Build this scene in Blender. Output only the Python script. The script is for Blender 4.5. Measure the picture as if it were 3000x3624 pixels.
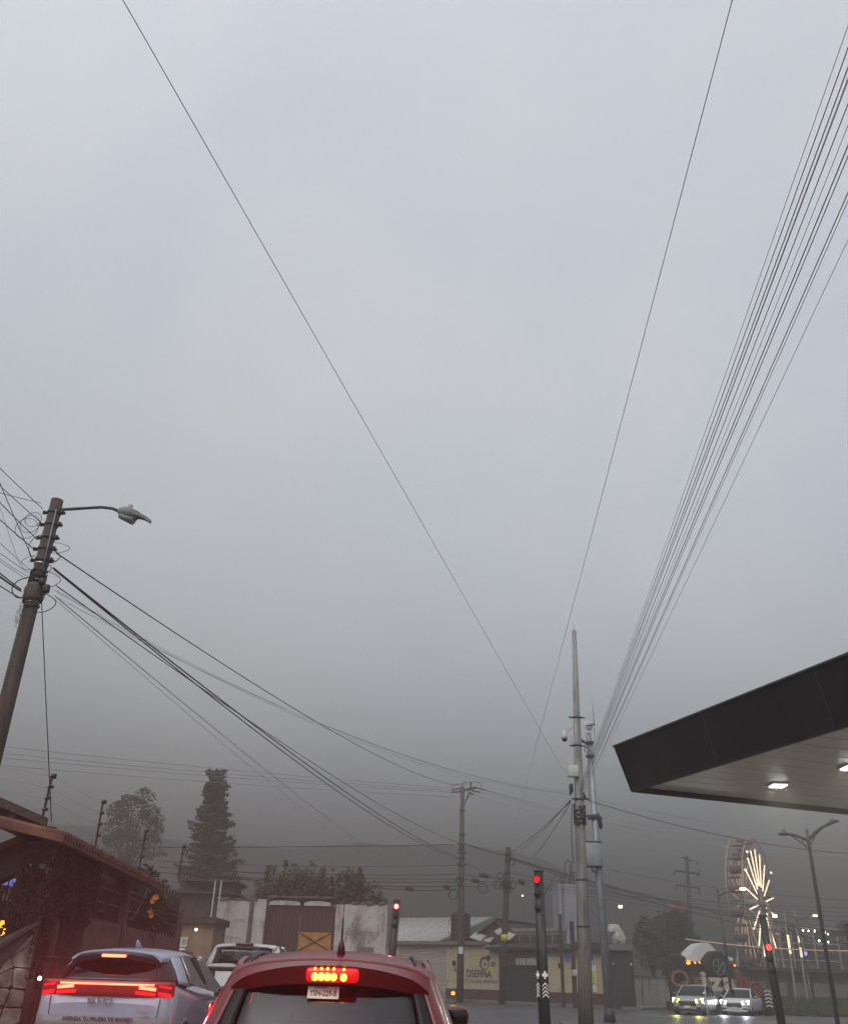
import bpy, bmesh, math, random
from mathutils import Vector, Matrix
from math import radians, sin, cos, pi, atan2, hypot, sqrt
V = Vector
SC = bpy.context.scene
COL = SC.collection
for _o in list(bpy.data.objects):
    bpy.data.objects.remove(_o)
rnd = random.Random(11)

# ------------------------------------------------------------------ camera
F, CAMH, PITCH, ROLL = 3150.0, 1.4, 27.69, 1.8
cd = bpy.data.cameras.new('camera')
cd.sensor_fit = 'HORIZONTAL'; cd.sensor_width = 36.0; cd.lens = 36.0 * F / 3000.0
cd.clip_start = 0.05; cd.clip_end = 5000
cam = bpy.data.objects.new('camera', cd); COL.objects.link(cam); SC.camera = cam
CM = Matrix.Translation((0, 0, CAMH)) @ Matrix.Rotation(radians(90 + PITCH), 4, 'X') @ Matrix.Rotation(radians(ROLL), 4, 'Z')
cam.matrix_world = CM

# ------------------------------------------------------------------ world, sun, exposure
SUN_EL, SUN_ROT = 42.0, 205.0
w = bpy.data.worlds.new('World'); SC.world = w; w.use_nodes = True
nt = w.node_tree; nt.nodes.clear()
sky = nt.nodes.new('ShaderNodeTexSky'); sky.sky_type = 'NISHITA'; sky.sun_disc = False
sky.sun_elevation = radians(SUN_EL); sky.sun_rotation = radians(SUN_ROT)
sky.air_density = 1.0; sky.dust_density = 2.0
hs = nt.nodes.new('ShaderNodeHueSaturation'); hs.inputs['Saturation'].default_value = 0.22
tc = nt.nodes.new('ShaderNodeTexCoord'); sp = nt.nodes.new('ShaderNodeSeparateXYZ')
mr = nt.nodes.new('ShaderNodeMapRange')           # overcast sky: zenith about three times the horizon
mr.inputs['From Min'].default_value = 0.0; mr.inputs['From Max'].default_value = 1.0
mr.inputs['To Min'].default_value = 0.40; mr.inputs['To Max'].default_value = 1.06
mx = nt.nodes.new('ShaderNodeMix'); mx.data_type = 'RGBA'; mx.blend_type = 'MULTIPLY'
mx.inputs['Factor'].default_value = 1.0
bg = nt.nodes.new('ShaderNodeBackground'); bg.inputs['Strength'].default_value = 0.15
wo = nt.nodes.new('ShaderNodeOutputWorld')
L = nt.links.new
L(sky.outputs[0], hs.inputs['Color'])
L(tc.outputs['Generated'], sp.inputs[0]); L(sp.outputs['Z'], mr.inputs['Value'])
L(hs.outputs[0], mx.inputs['A']); L(mr.outputs[0], mx.inputs['B'])
cn = nt.nodes.new('ShaderNodeTexNoise'); cn.inputs['Scale'].default_value = 2.6; cn.inputs['Detail'].default_value = 5; cn.inputs['Roughness'].default_value = .5; cn.inputs['Distortion'].default_value = .4
cr_ = nt.nodes.new('ShaderNodeValToRGB')          # soft uneven cloud: a little warmer where thinner
cr_.color_ramp.elements[0].position = .30; cr_.color_ramp.elements[0].color = (.90, .935, .965, 1)
cr_.color_ramp.elements[1].position = .70; cr_.color_ramp.elements[1].color = (1.05, 1.045, 1.0, 1)
m2 = nt.nodes.new('ShaderNodeMix'); m2.data_type = 'RGBA'; m2.blend_type = 'MULTIPLY'; m2.inputs['Factor'].default_value = 1.0
L(tc.outputs['Generated'], cn.inputs['Vector']); L(cn.outputs['Fac'], cr_.inputs[0]); L(mx.outputs['Result'], m2.inputs['A']); L(cr_.outputs[0], m2.inputs['B'])
L(m2.outputs['Result'], bg.inputs['Color']); L(bg.outputs[0], wo.inputs['Surface'])

sl = bpy.data.lights.new('sun', 'SUN'); sl.energy = 0.06; sl.angle = radians(60); sl.color = (1.0, 0.96, 0.92)
so = bpy.data.objects.new('sun', sl); COL.objects.link(so)
_az = radians(SUN_ROT)
_sd = V((sin(_az) * cos(radians(SUN_EL)), cos(_az) * cos(radians(SUN_EL)), sin(radians(SUN_EL))))
so.rotation_euler = _sd.to_track_quat('Z', 'Y').to_euler()
so.location = (0, -40, 60)

vs = SC.view_settings
SC.display_settings.display_device = 'sRGB'
vs.view_transform = 'Standard'; vs.look = 'None'; vs.exposure = 1.93; vs.gamma = 1.0
vs.use_curve_mapping = False
cy = SC.cycles
cy.use_denoising = True
cy.max_bounces = 6; cy.diffuse_bounces = 2; cy.glossy_bounces = 3; cy.transmission_bounces = 4
cy.transparent_max_bounces = 12; cy.volume_bounces = 0
cy.sample_clamp_indirect = 4.0
cy.caustics_reflective = False; cy.caustics_refractive = False
FOG = 0.0080

# ------------------------------------------------------------------ pixel -> world
_R3 = CM.to_3x3()
def ray(px, py):
    return _R3 @ V(((px - 1500) / F, -(py - 1812) / F, -1.0))
def at(px, py, Y):
    d = ray(px, py); return V((0, 0, CAMH)) + d * (Y / d.y)
def atz(px, py, z):
    d = ray(px, py); return V((0, 0, CAMH)) + d * ((z - CAMH) / d.z)
def gx(px, Y):                      # x of a ground point seen in column px near the horizon
    return at(px, 3465 + 0.0314 * (px - 1500), Y).x

class Plane:                        # a vertical facade over the ground line p0-p1; local x along, y inwards, z up
    def __init__(s, p0, p1):
        s.p = V((p0[0], p0[1], 0)); d = V((p1[0] - p0[0], p1[1] - p0[1], 0)); s.len = d.length
        s.u = d.normalized(); s.rz = atan2(s.u.y, s.u.x); s.n = V((-s.u.y, s.u.x, 0))
    def sz(s, px, py):
        d = ray(px, py); o = V((0, 0, CAMH)); t = (s.p - o).dot(s.n) / d.dot(s.n)
        q = o + d * t; return (q - s.p).dot(s.u), q.z
    def w(s, a, b, z=0):
        q = s.p + s.u * a + s.n * b; return V((q.x, q.y, z))

# ------------------------------------------------------------------ mesh builder
class MB:
    def __init__(s): s.v = []; s.f = []; s.sm = []
    def add(s, vs_, fs, smooth=False):
        b = len(s.v); s.v += [tuple(x) for x in vs_]; s.f += [[b + i for i in f] for f in fs]; s.sm += [smooth] * len(fs); return s
    def box(s, c, d, rz=0.0, m=None):
        hx, hy, hz = d[0] / 2, d[1] / 2, d[2] / 2
        M_ = m if m else Matrix.Translation(c) @ Matrix.Rotation(rz, 4, 'Z')
        P = [M_ @ V((x, y, z)) for z in (-hz, hz) for y in (-hy, hy) for x in (-hx, hx)]
        return s.add(P, [(0, 2, 3, 1), (4, 5, 7, 6), (0, 1, 5, 4), (2, 6, 7, 3), (0, 4, 6, 2), (1, 3, 7, 5)])
    def rbox(s, c, d, b=0.02, rz=0.0, m=None, seg=2):
        bm = bmesh.new(); bmesh.ops.create_cube(bm, size=1.0)
        for q in bm.verts: q.co = V((q.co.x * d[0], q.co.y * d[1], q.co.z * d[2]))
        bmesh.ops.bevel(bm, geom=list(bm.edges), offset=min(b, min(d) * .49), segments=seg, affect='EDGES', profile=.5)
        M_ = m if m else Matrix.Translation(c) @ Matrix.Rotation(rz, 4, 'Z')
        bm.verts.index_update()
        s.add([M_ @ q.co for q in bm.verts], [[q.index for q in f.verts] for f in bm.faces], True); bm.free(); return s
    def bar(s, a, b, w_, h=None, up=(0, 0, 1)):
        a = V(a); b = V(b); h = h or w_; d = (b - a).normalized(); u = V(up)
        if abs(d.dot(u)) > .98: u = V((0, 1, 0)) if abs(d.y) < .9 else V((1, 0, 0))
        x = d.cross(u).normalized() * w_ / 2; y = x.cross(d).normalized() * h / 2
        P = [p + i * x + j * y for p in (a, b) for i, j in ((-1, -1), (1, -1), (1, 1), (-1, 1))]
        return s.add(P, [(3, 2, 1, 0), (4, 5, 6, 7), (0, 1, 5, 4), (1, 2, 6, 5), (2, 3, 7, 6), (3, 0, 4, 7)])
    def tube(s, pts, r, n=8, caps=True):
        pts = [V(p) for p in pts]; k = len(pts); rs = r if isinstance(r, (list, tuple)) else [r] * k
        b = len(s.v); pu = None
        for i, p in enumerate(pts):
            t = (pts[min(i + 1, k - 1)] - pts[max(i - 1, 0)]).normalized()
            if pu is None:
                pu = V((0, 0, 1)) if abs(t.z) < .95 else V((1, 0, 0))
            x = t.cross(pu)
            if x.length < 1e-5: x = t.cross(V((1, 0.3, 0)))
            x.normalize(); y = x.cross(t).normalized(); pu = y
            for j in range(n):
                a = 2 * pi * j / n; s.v.append(tuple(p + (x * cos(a) + y * sin(a)) * rs[i]))
        for i in range(k - 1):
            for j in range(n):
                a0 = b + i * n + j; a1 = b + i * n + (j + 1) % n
                s.f.append([a0, a1, a1 + n, a0 + n]); s.sm.append(True)
        if caps:
            s.f.append([b + j for j in range(n)][::-1]); s.sm.append(False)
            s.f.append([b + (k - 1) * n + j for j in range(n)]); s.sm.append(False)
        return s
    def lathe(s, prof, c=(0, 0, 0), n=16, m=None, caps=True):
        b = len(s.v); k = len(prof); M_ = m if m else Matrix.Translation(c)
        for r, z in prof:
            for j in range(n):
                a = 2 * pi * j / n; s.v.append(tuple(M_ @ V((r * cos(a), r * sin(a), z))))
        for i in range(k - 1):
            for j in range(n):
                a0 = b + i * n + j; a1 = b + i * n + (j + 1) % n
                s.f.append([a0, a1, a1 + n, a0 + n]); s.sm.append(True)
        if caps:
            s.f.append([b + j for j in range(n)][::-1]); s.sm.append(False)
            s.f.append([b + (k - 1) * n + j for j in range(n)]); s.sm.append(False)
        return s
    def prism(s, poly, fn, d0, d1):
        """poly: 2-D outline; fn(a, b, depth) -> point"""
        n = len(poly); P = [fn(a, b, d0) for a, b in poly] + [fn(a, b, d1) for a, b in poly]
        return s.add(P, [list(range(n))[::-1], list(range(n, 2 * n))] + [[i, (i + 1) % n, n + (i + 1) % n, n + i] for i in range(n)])
    def grid(s, fn, nu, nv, th=None):
        """fn(u, v) -> point; th: thickness vector or callable"""
        A = [fn(i / nu, j / nv) for j in range(nv + 1) for i in range(nu + 1)]
        W = nu + 1; fa = [(j * W + i, j * W + i + 1, (j + 1) * W + i + 1, (j + 1) * W + i) for j in range(nv) for i in range(nu)]
        if th is None: return s.add(A, fa, True)
        B = [p + V(th) for p in A]; N = len(A)
        rim = [j for j in range(W)] + [W * (j + 1) + nu for j in range(nv)] + [nv * W + i for i in range(nu - 1, -1, -1)] + [W * j for j in range(nv - 1, 0, -1)]
        s.add(A + B, fa + [tuple(N + i for i in f[::-1]) for f in fa], True)
        b = len(s.v) - 2 * N; m = len(rim)
        for i in range(m):
            p, q = rim[i], rim[(i + 1) % m]
            s.f.append([b + q, b + p, b + N + p, b + N + q]); s.sm.append(False)
        return s
    def patch(s, p00, p10, p11, p01, nu=6, nv=6, bulge=(0, 0, 0), th=None):
        p00, p10, p11, p01, bl = V(p00), V(p10), V(p11), V(p01), V(bulge)
        def fn(u, v):
            return (p00 * (1 - u) + p10 * u) * (1 - v) + (p01 * (1 - u) + p11 * u) * v + bl * (4 * u * (1 - u)) * (0.6 + 1.6 * v * (1 - v))
        return s.grid(fn, nu, nv, th)
    def ball(s, c, r, n=10, sq=(1, 1, 1)):
        k = max(4, n // 2)
        return s.add([], []).lathe([(max(1e-4, sin(pi * i / k)) * r, -cos(pi * i / k) * r) for i in range(k + 1)],
                                   n=n, m=Matrix.Translation(c) @ Matrix.Diagonal((sq[0], sq[1], sq[2], 1)))
    def leaves(s, c, rad, n, size, rr, flat=0.0):
        cx, cy_, cz = c
        for _ in range(n):
            while True:
                x, y, z = rr.uniform(-1, 1), rr.uniform(-1, 1), rr.uniform(-1, 1)
                q = x * x + y * y + z * z
                if q < 1 and q > flat: break
            p = V((cx + x * rad[0], cy_ + y * rad[1], cz + z * rad[2]))
            a = V((rr.gauss(0, 1), rr.gauss(0, 1), rr.gauss(0, .7))).normalized()
            b = a.cross(V((rr.gauss(0, 1), rr.gauss(0, 1), rr.gauss(0, 1)))).normalized()
            l = size * rr.uniform(.6, 1.4)
            s.add([p - a * l, p + b * l * .45, p + a * l, p - b * l * .45], [(0, 1, 2, 3)])
        return s
    def mesh(s, name):
        me = bpy.data.meshes.new(name); me.from_pydata(s.v, [], s.f); me.polygons.foreach_set('use_smooth', s.sm); me.update(); return me
    def build(s, name, m, parent=None, loc=None, rz=None):
        me = s.mesh(name)
        ms = m if isinstance(m, (list, tuple)) else [m]
        for q in ms: me.materials.append(q)
        o = bpy.data.objects.new(name, me); COL.objects.link(o)
        if parent: o.parent = parent
        if loc is not None: o.location = loc
        if rz is not None: o.rotation_euler = (0, 0, rz)
        return o

def tag(o, label=None, cat=None, group=None, kind=None):
    if label: o['label'] = label
    if cat: o['category'] = cat
    if group: o['group'] = group
    if kind: o['kind'] = kind
    return o
def thing(name, label, cat, loc=(0, 0, 0), rz=0.0, group=None):
    o = bpy.data.objects.new(name, None); COL.objects.link(o); o.empty_display_size = .3
    o.location = loc; o.rotation_euler = (0, 0, rz); return tag(o, label, cat, group)
def reuse(src, parent, mtx):        # another object with the same mesh
    o = src.copy(); COL.objects.link(o); o.parent = parent; o.matrix_basis = mtx; return o
def copy_tree(o, parent=None):
    c = o.copy(); COL.objects.link(c); c.parent = parent
    for ch in list(o.children): copy_tree(ch, c)
    return c
def text_obj(body, size, m, parent, mtx, name='lettering', ext=.006, bold=0.0, align='CENTER', sx=1.0):
    cu = bpy.data.curves.new('lettering', 'FONT'); cu.body = body; cu.size = size; cu.extrude = ext; cu.offset = bold
    cu.align_x = align; cu.align_y = 'CENTER'; cu.resolution_u = 3
    t = bpy.data.objects.new('lettering', cu); COL.objects.link(t)
    dg = bpy.context.evaluated_depsgraph_get(); dg.update()
    me = bpy.data.meshes.new_from_object(t.evaluated_get(dg)); bpy.data.objects.remove(t)
    me.materials.clear(); me.materials.append(m)
    o = bpy.data.objects.new(name, me); COL.objects.link(o); o.parent = parent
    o.matrix_basis = mtx @ Matrix.Diagonal((sx, 1, 1, 1)); return o
def upright(s, y, z):               # text standing in the local x-z plane, read from -y
    return Matrix.Translation((s, y, z)) @ Matrix.Rotation(pi / 2, 4, 'X')
def point_lamp(name, loc, col, watt, parent=None, rad=.05):
    l = bpy.data.lights.new(name, 'POINT'); l.energy = watt; l.color = col; l.shadow_soft_size = rad
    o = bpy.data.objects.new(name, l); COL.objects.link(o); o.location = loc
    if parent: o.parent = parent
    return o

# ------------------------------------------------------------------ materials
def mat(name, col, rough=.7, metal=0.0, var=.2, scale=6.0, bump=0.0, bscale=None, spec=.4, coat=0.0, stain=None, sscale=1.2, samt=.5, stretch=(1, 1, 1)):
    m = bpy.data.materials.new(name); m.use_nodes = True; t = m.node_tree; n = t.nodes
    b = n['Principled BSDF']; b.inputs['Roughness'].default_value = rough; b.inputs['Metallic'].default_value = metal
    b.inputs['Specular IOR Level'].default_value = spec; b.inputs['Coat Weight'].default_value = coat
    tc_ = n.new('ShaderNodeTexCoord'); mp = n.new('ShaderNodeMapping'); mp.inputs['Scale'].default_value = stretch
    t.links.new(tc_.outputs['Object'], mp.inputs[0])
    nz = n.new('ShaderNodeTexNoise'); nz.inputs['Scale'].default_value = scale; nz.inputs['Detail'].default_value = 5
    t.links.new(mp.outputs[0], nz.inputs['Vector'])
    cr = n.new('ShaderNodeValToRGB'); e = cr.color_ramp.elements
    e[0].position = .3; e[1].position = .7
    e[0].color = (*[c * (1 - var) for c in col], 1); e[1].color = (*[min(1, c * (1 + var)) for c in col], 1)
    t.links.new(nz.outputs['Fac'], cr.inputs[0]); out = cr.outputs[0]
    if stain:
        n2 = n.new('ShaderNodeTexNoise'); n2.inputs['Scale'].default_value = sscale; n2.inputs['Detail'].default_value = 7; n2.inputs['Roughness'].default_value = .65
        t.links.new(mp.outputs[0], n2.inputs['Vector'])
        r2 = n.new('ShaderNodeValToRGB'); r2.color_ramp.elements[0].position = samt; r2.color_ramp.elements[1].position = min(1, samt + .16)
        t.links.new(n2.outputs['Fac'], r2.inputs[0])
        x = n.new('ShaderNodeMix'); x.data_type = 'RGBA'
        t.links.new(r2.outputs[0], x.inputs['Factor']); t.links.new(out, x.inputs['A']); x.inputs['B'].default_value = (*stain, 1); out = x.outputs['Result']
    t.links.new(out, b.inputs['Base Color'])
    if bump:
        bp = n.new('ShaderNodeBump'); bp.inputs['Strength'].default_value = bump; bp.inputs['Distance'].default_value = .03
        nb = n.new('ShaderNodeTexNoise'); nb.inputs['Scale'].default_value = bscale or scale * 3; nb.inputs['Detail'].default_value = 6
        t.links.new(mp.outputs[0], nb.inputs['Vector']); t.links.new(nb.outputs['Fac'], bp.inputs['Height']); t.links.new(bp.outputs[0], b.inputs['Normal'])
    return m
def glow(name, col, st):
    m = bpy.data.materials.new(name); m.use_nodes = True; t = m.node_tree; t.nodes.clear()
    e = t.nodes.new('ShaderNodeEmission'); e.inputs[0].default_value = (*col, 1); e.inputs[1].default_value = st
    o = t.nodes.new('ShaderNodeOutputMaterial'); t.links.new(e.outputs[0], o.inputs[0]); m.cycles.emission_sampling = 'NONE'; return m
def glass(name, tint, base=.06, grime=.0):
    m = bpy.data.materials.new(name); m.use_nodes = True; t = m.node_tree; t.nodes.clear(); n = t.nodes
    tr = n.new('ShaderNodeBsdfTransparent'); tr.inputs[0].default_value = (*tint, 1)
    gl = n.new('ShaderNodeBsdfGlossy'); gl.inputs['Roughness'].default_value = .04; gl.inputs[0].default_value = (.9, .92, .95, 1)
    fr = n.new('ShaderNodeFresnel'); fr.inputs[0].default_value = 1.5
    mx_ = n.new('ShaderNodeMixShader'); o = n.new('ShaderNodeOutputMaterial')
    t.links.new(fr.outputs[0], mx_.inputs[0]); t.links.new(tr.outputs[0], mx_.inputs[1]); t.links.new(gl.outputs[0], mx_.inputs[2])
    t.links.new(mx_.outputs[0], o.inputs[0]); return m

def lens(name, col, e):
    m = mat(name, col, .25, var=.1, coat=.4); b = m.node_tree.nodes['Principled BSDF']
    b.inputs['Emission Color'].default_value = (1, .004, .008, 1); b.inputs['Emission Strength'].default_value = e; m.cycles.emission_sampling = 'NONE'; return m
def smooth(pts, it=2):
    pts = [V(p) for p in pts]
    for _ in range(it):
        q = [pts[0]]
        for a, b in zip(pts, pts[1:]): q += [a * .75 + b * .25, a * .25 + b * .75]
        pts = q + [pts[-1]]
    return pts
def spot_lamp(name, loc, col, watt, parent, to=(0, -1, 0), ang=150, rad=.05):
    l = bpy.data.lights.new(name, 'SPOT'); l.energy = watt; l.color = col; l.shadow_soft_size = rad; l.spot_size = radians(ang); l.spot_blend = .5
    o = bpy.data.objects.new(name, l); COL.objects.link(o); o.location = loc; o.rotation_euler = V(to).to_track_quat('-Z', 'Y').to_euler(); o.parent = parent; return o
M = {}
M['asphalt'] = mat('asphalt', (.05, .05, .052), .42, var=.35, scale=.35, bump=.35, bscale=30, spec=.5, stain=(.028, .028, .03), sscale=.12, samt=.5)
M['pavement'] = mat('pavement', (.17, .165, .155), .75, var=.25, scale=1.2, bump=.3, bscale=14)
M['kerb'] = mat('kerb', (.16, .15, .14), .8, var=.3, scale=2, bump=.3)
M['roadpaint'] = mat('roadpaint', (.55, .55, .53), .5, var=.3, scale=5, stain=(.12, .12, .12), sscale=6, samt=.58)
M['yellowpaint'] = mat('yellowpaint', (.5, .25, .03), .5, var=.3, scale=5)
M['hill'] = mat('hill', (.026, .034, .022), .95, var=.6, scale=.09, bump=1.0, bscale=.4, stain=(.02, .028, .018), sscale=.05, samt=.5)
M['grass'] = mat('grass', (.05, .07, .025), .9, var=.5, scale=1.5, bump=.6)
M['stone'] = mat('stone', (.27, .225, .19), .9, var=.5, scale=4, bump=.6, bscale=12, stain=(.055, .047, .042), sscale=1.6, samt=.46)
M['mortar'] = mat('mortar', (.055, .048, .043), .95, var=.3, scale=6, bump=.5)
M['tile'] = mat('clay tile', (.13, .052, .033), .8, var=.45, scale=3, bump=.5, bscale=9, stain=(.08, .042, .033), sscale=1.5, samt=.55)
M['timber'] = mat('dark timber', (.07, .045, .035), .7, var=.4, scale=3, stretch=(1, 6, 6), bump=.4)
M['iron'] = mat('wrought iron', (.018, .016, .016), .5, var=.3, metal=.3)
M['plaster'] = mat('weathered white plaster', (.44, .41, .385), .9, var=.18, scale=2, bump=.3, stain=(.15, .13, .115), sscale=1.1, samt=.49, stretch=(1, 1, .45))
M['stain'] = mat('black damp', (.10, .09, .08), .95, var=.5, scale=5)
M['rustgate'] = mat('rust brown sheet', (.052, .024, .02), .6, var=.35, scale=1.5, stain=(.05, .025, .02), sscale=2.5, samt=.55, stretch=(3, 1, .5))
M['ochre'] = mat('ochre panel', (.36, .17, .03), .6, var=.25, scale=3, stain=(.20, .10, .03), sscale=2.5, samt=.58)
M['cream'] = mat('cream wall paint', (.46, .38, .255), .85, var=.12, scale=2, bump=.15, stain=(.34, .29, .2), sscale=1.3, samt=.6)
M['postdark'] = mat('dark brown post paint', (.045, .03, .028), .8, var=.25)
M['ivy'] = mat('dry dark ivy', (.032, .024, .018), .95, var=.5, scale=3)
M['maroon'] = mat('maroon plinth paint', (.085, .038, .033), .8, var=.25, scale=2)
M['shutter'] = mat('roller shutter steel', (.42, .36, .31), .6, var=.12, scale=2, metal=.1)
M['concrete'] = mat('pole concrete', (.27, .255, .24), .9, var=.25, scale=2.5, bump=.4, bscale=10, stain=(.13, .12, .11), sscale=1.6, samt=.5, stretch=(2.5, 2.5, .35))
M['poledark'] = mat('weathered brown pole', (.10, .082, .07), .9, var=.4, scale=4, bump=.5, stretch=(4, 4, .5))
M['lampgrey'] = mat('dull lamp casing', (.20, .19, .18), .6, var=.2, stain=(.11, .1, .09), sscale=6, samt=.55)
M['wood'] = mat('old pole', (.060, .047, .041), .9, var=.45, scale=3, bump=.6, stretch=(5, 5, .4), stain=(.13, .105, .09), sscale=2, samt=.55)
M['galv'] = mat('galvanised steel', (.27, .29, .31), .5, var=.15, metal=.5, scale=3)
M['darksteel'] = mat('dark steel', (.05, .052, .058), .5, var=.2, metal=.4)
M['cable'] = mat('black cable sheath', (.015, .015, .016), .6, var=.2)
M['greycable'] = mat('bare grey wire', (.27, .275, .28), .5, var=.2)
M['black'] = mat('black plastic', (.018, .018, .019), .45, var=.2)
M['rubber'] = mat('tyre rubber', (.02, .02, .021), .85, var=.25, bump=.2)
M['white'] = mat('white paint', (.66, .66, .65), .5, var=.08, stain=(.4, .38, .35), sscale=2, samt=.62)
M['boxgrey'] = mat('grey box paint', (.46, .46, .45), .55, var=.12, stain=(.25, .22, .2), sscale=3, samt=.6)
M['fascia'] = mat('canopy fascia', (.009, .007, .010), .6, var=.25, scale=1, spec=.10, stain=(.014, .012, .013), sscale=.5, samt=.5)
M['soffit'] = mat('canopy soffit panel', (.42, .385, .33), .3, var=.08, scale=.7, spec=.5, bump=.06, bscale=2)
M['red'] = mat('red car paint', (.13, .003, .004), .34, var=.06, coat=.35, spec=.4)
M['silver'] = mat('pale blue silver paint', (.31, .355, .46), .36, var=.04, coat=.5, metal=.2)
M['carwhite'] = mat('white car paint', (.66, .66, .66), .4, var=.05, coat=.5)
M['carblack'] = mat('charcoal car paint', (.03, .03, .033), .35, var=.05, coat=.6)
M['cargrey'] = mat('silver grey car paint', (.38, .40, .38), .35, var=.05, coat=.6, metal=.2)
M['greyband'] = mat('grey bumper strip', (.16, .165, .17), .5, var=.1)
M['chrome'] = mat('bright metal', (.6, .6, .62), .25, metal=.9, var=.05)
M['seat'] = mat('seat cloth', (.03, .028, .03), .9, var=.3)
M['glass_dark'] = glass('tinted car glass', (.12, .12, .125))
M['glass_rear'] = glass('rear window glass', (.36, .34, .35))
M['glass'] = glass('car glass', (.55, .56, .56))
M['frit'] = mat('black glass border', (.010, .010, .011), .3, var=.1, spec=.2)
M['redlens'] = mat('red lamp lens', (.11, .005, .007), .2, var=.1, coat=.5)
M['litlens'] = lens('glowing red lamp lens', (.10, .004, .006), .035)
M['litbright'] = lens('bright red lamp lens', (.16, .005, .007), .2)
M['tailred'] = glow('lit tail lamp red', (1.0, .008, .012), .7)
M['brake'] = glow('lit brake lamp', (1.0, .10, .05), 2.2)
M['led'] = glow('lit amber led', (1.0, .50, .02), 4.5)
M['sigred'] = glow('lit red signal', (1.0, .03, .02), 1.0)
M['sigcore'] = glow('lit red signal core', (1.0, .40, .22), 2.0)
M['sigdeep'] = glow('lit deep red signal', (1.0, .045, .035), 1.1)
M['siggrim'] = glow('dim red signal', (1.0, .012, .03), .28)
M['headyellow'] = glow('lit yellow headlamp', (.95, .85, .13), 7.0)
M['headwhite'] = glow('lit white headlamp', (.78, .80, 1.0), 8.0)
M['lampwarm'] = glow('lit street lamp', (1.0, .86, .52), 3.0)
M['lampwhite'] = glow('lit white lamp', (.95, 1.0, .92), 5.0)
M['tubewarm'] = glow('lit warm light tube', (1.0, .80, .55), .75)
M['tubedim'] = glow('dim warm light tube', (1.0, .66, .44), .22)
M['amber'] = glow('lit amber lamp', (1.0, .26, .02), 1.3)
M['bluelamp'] = glow('lit blue lamp', (.16, .14, 1.0), 1.6)
M['letterred'] = glow('lit red letter face', (1.0, .08, .04), .045)
M['letterwarm'] = glow('lit warm letter face', (1.0, .52, .22), .05)
M['letter'] = mat('letter paint', (.5, .42, .33), .6, var=.15)
M['letterdark'] = mat('dark letter paint', (.16, .06, .05), .6, var=.15)
M['ink'] = mat('black sign ink', (.035, .032, .03), .8, var=.15)
M['inkgrey'] = mat('faded grey ink', (.15, .14, .13), .9, var=.2)
M['greyink'] = mat('dull bumper print', (.05, .05, .052), .6, var=.1)
M['paper'] = mat('white paper', (.70, .68, .65), .8, var=.05)
M['inkgreen'] = mat('dark ink print', (.10, .09, .09), .8, var=.1)
M['yellow'] = mat('yellow print', (.55, .46, .05), .7, var=.15)
M['blue'] = mat('blue print', (.10, .16, .36), .7, var=.15)
M['screenblue'] = mat('blue awning', (.13, .15, .48), .7, var=.15)
M['leafdark'] = mat('dark foliage', (.036, .048, .024), .85, var=.5, scale=1.5)
M['leaf'] = mat('green foliage', (.06, .075, .03), .85, var=.5, scale=1.5)
M['leafvine'] = mat('vine foliage', (.075, .08, .032), .85, var=.5, scale=1.5)
M['bark'] = mat('bark', (.06, .045, .035), .95, var=.4, scale=3, bump=.5)
M['flower'] = mat('orange blossom', (.75, .24, .05), .7, var=.3)
M['tank'] = mat('black water tank', (.022, .02, .021), .6, var=.2)
M['sheet'] = mat('pale metal roof sheet', (.42, .41, .395), .55, var=.08, stain=(.36, .33, .3), sscale=.6, samt=.6)
M['brick'] = mat('red brown wall', (.105, .062, .052), .9, var=.25, scale=4, bump=.3)
M['block'] = mat('grey block wall', (.17, .155, .145), .9, var=.25, scale=3, bump=.3)
M['darkwall'] = mat('dark house wall', (.055, .044, .04), .9, var=.3, scale=2)
M['tanwall'] = mat('tan wall', (.26, .18, .12), .9, var=.2, scale=1.5, stain=(.16, .11, .08), sscale=1.1, samt=.58)
M['whitewall'] = mat('dirty white wall', (.42, .41, .38), .9, var=.2, scale=1, stain=(.14, .13, .11), sscale=.7, samt=.52, stretch=(1, 1, .4))
M['bluewhite'] = mat('pale blue grey wall', (.30, .305, .35), .85, var=.12, scale=1, stain=(.3, .3, .35), sscale=.8, samt=.55)
M['statue'] = mat('weathered white stone', (.50, .47, .43), .9, var=.25, scale=6, bump=.6)
M['tent'] = mat('white vehicle body', (.62, .62, .61), .55, var=.06)
M['wheelframe'] = mat('ride steel paint', (.34, .28, .26), .6, var=.15)
M['gondola'] = mat('gondola paint', (.16, .09, .085), .6, var=.2)
M['redroof'] = mat('red roof sheet', (.30, .07, .08), .6, var=.2)

# ================================================================== SETTING
def sstep(a, b, x):
    t = min(1, max(0, (x - a) / (b - a))); return t * t * (3 - 2 * t)
def st(name, mb, m):
    return tag(mb.build(name, m), kind='structure')

g = MB(); g.add([(-590, -140, 0), (590, -140, 0), (590, 740, 0), (-590, 740, 0)], [(0, 1, 2, 3)])
st('ground', g, M['grass'])
g = MB(); g.add([(-5.75, -60, .004), (5.6, -60, .004), (5.6, 46, .004), (-5.75, 46, .004)], [(0, 1, 2, 3)])
st('road', g, M['asphalt'])
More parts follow.
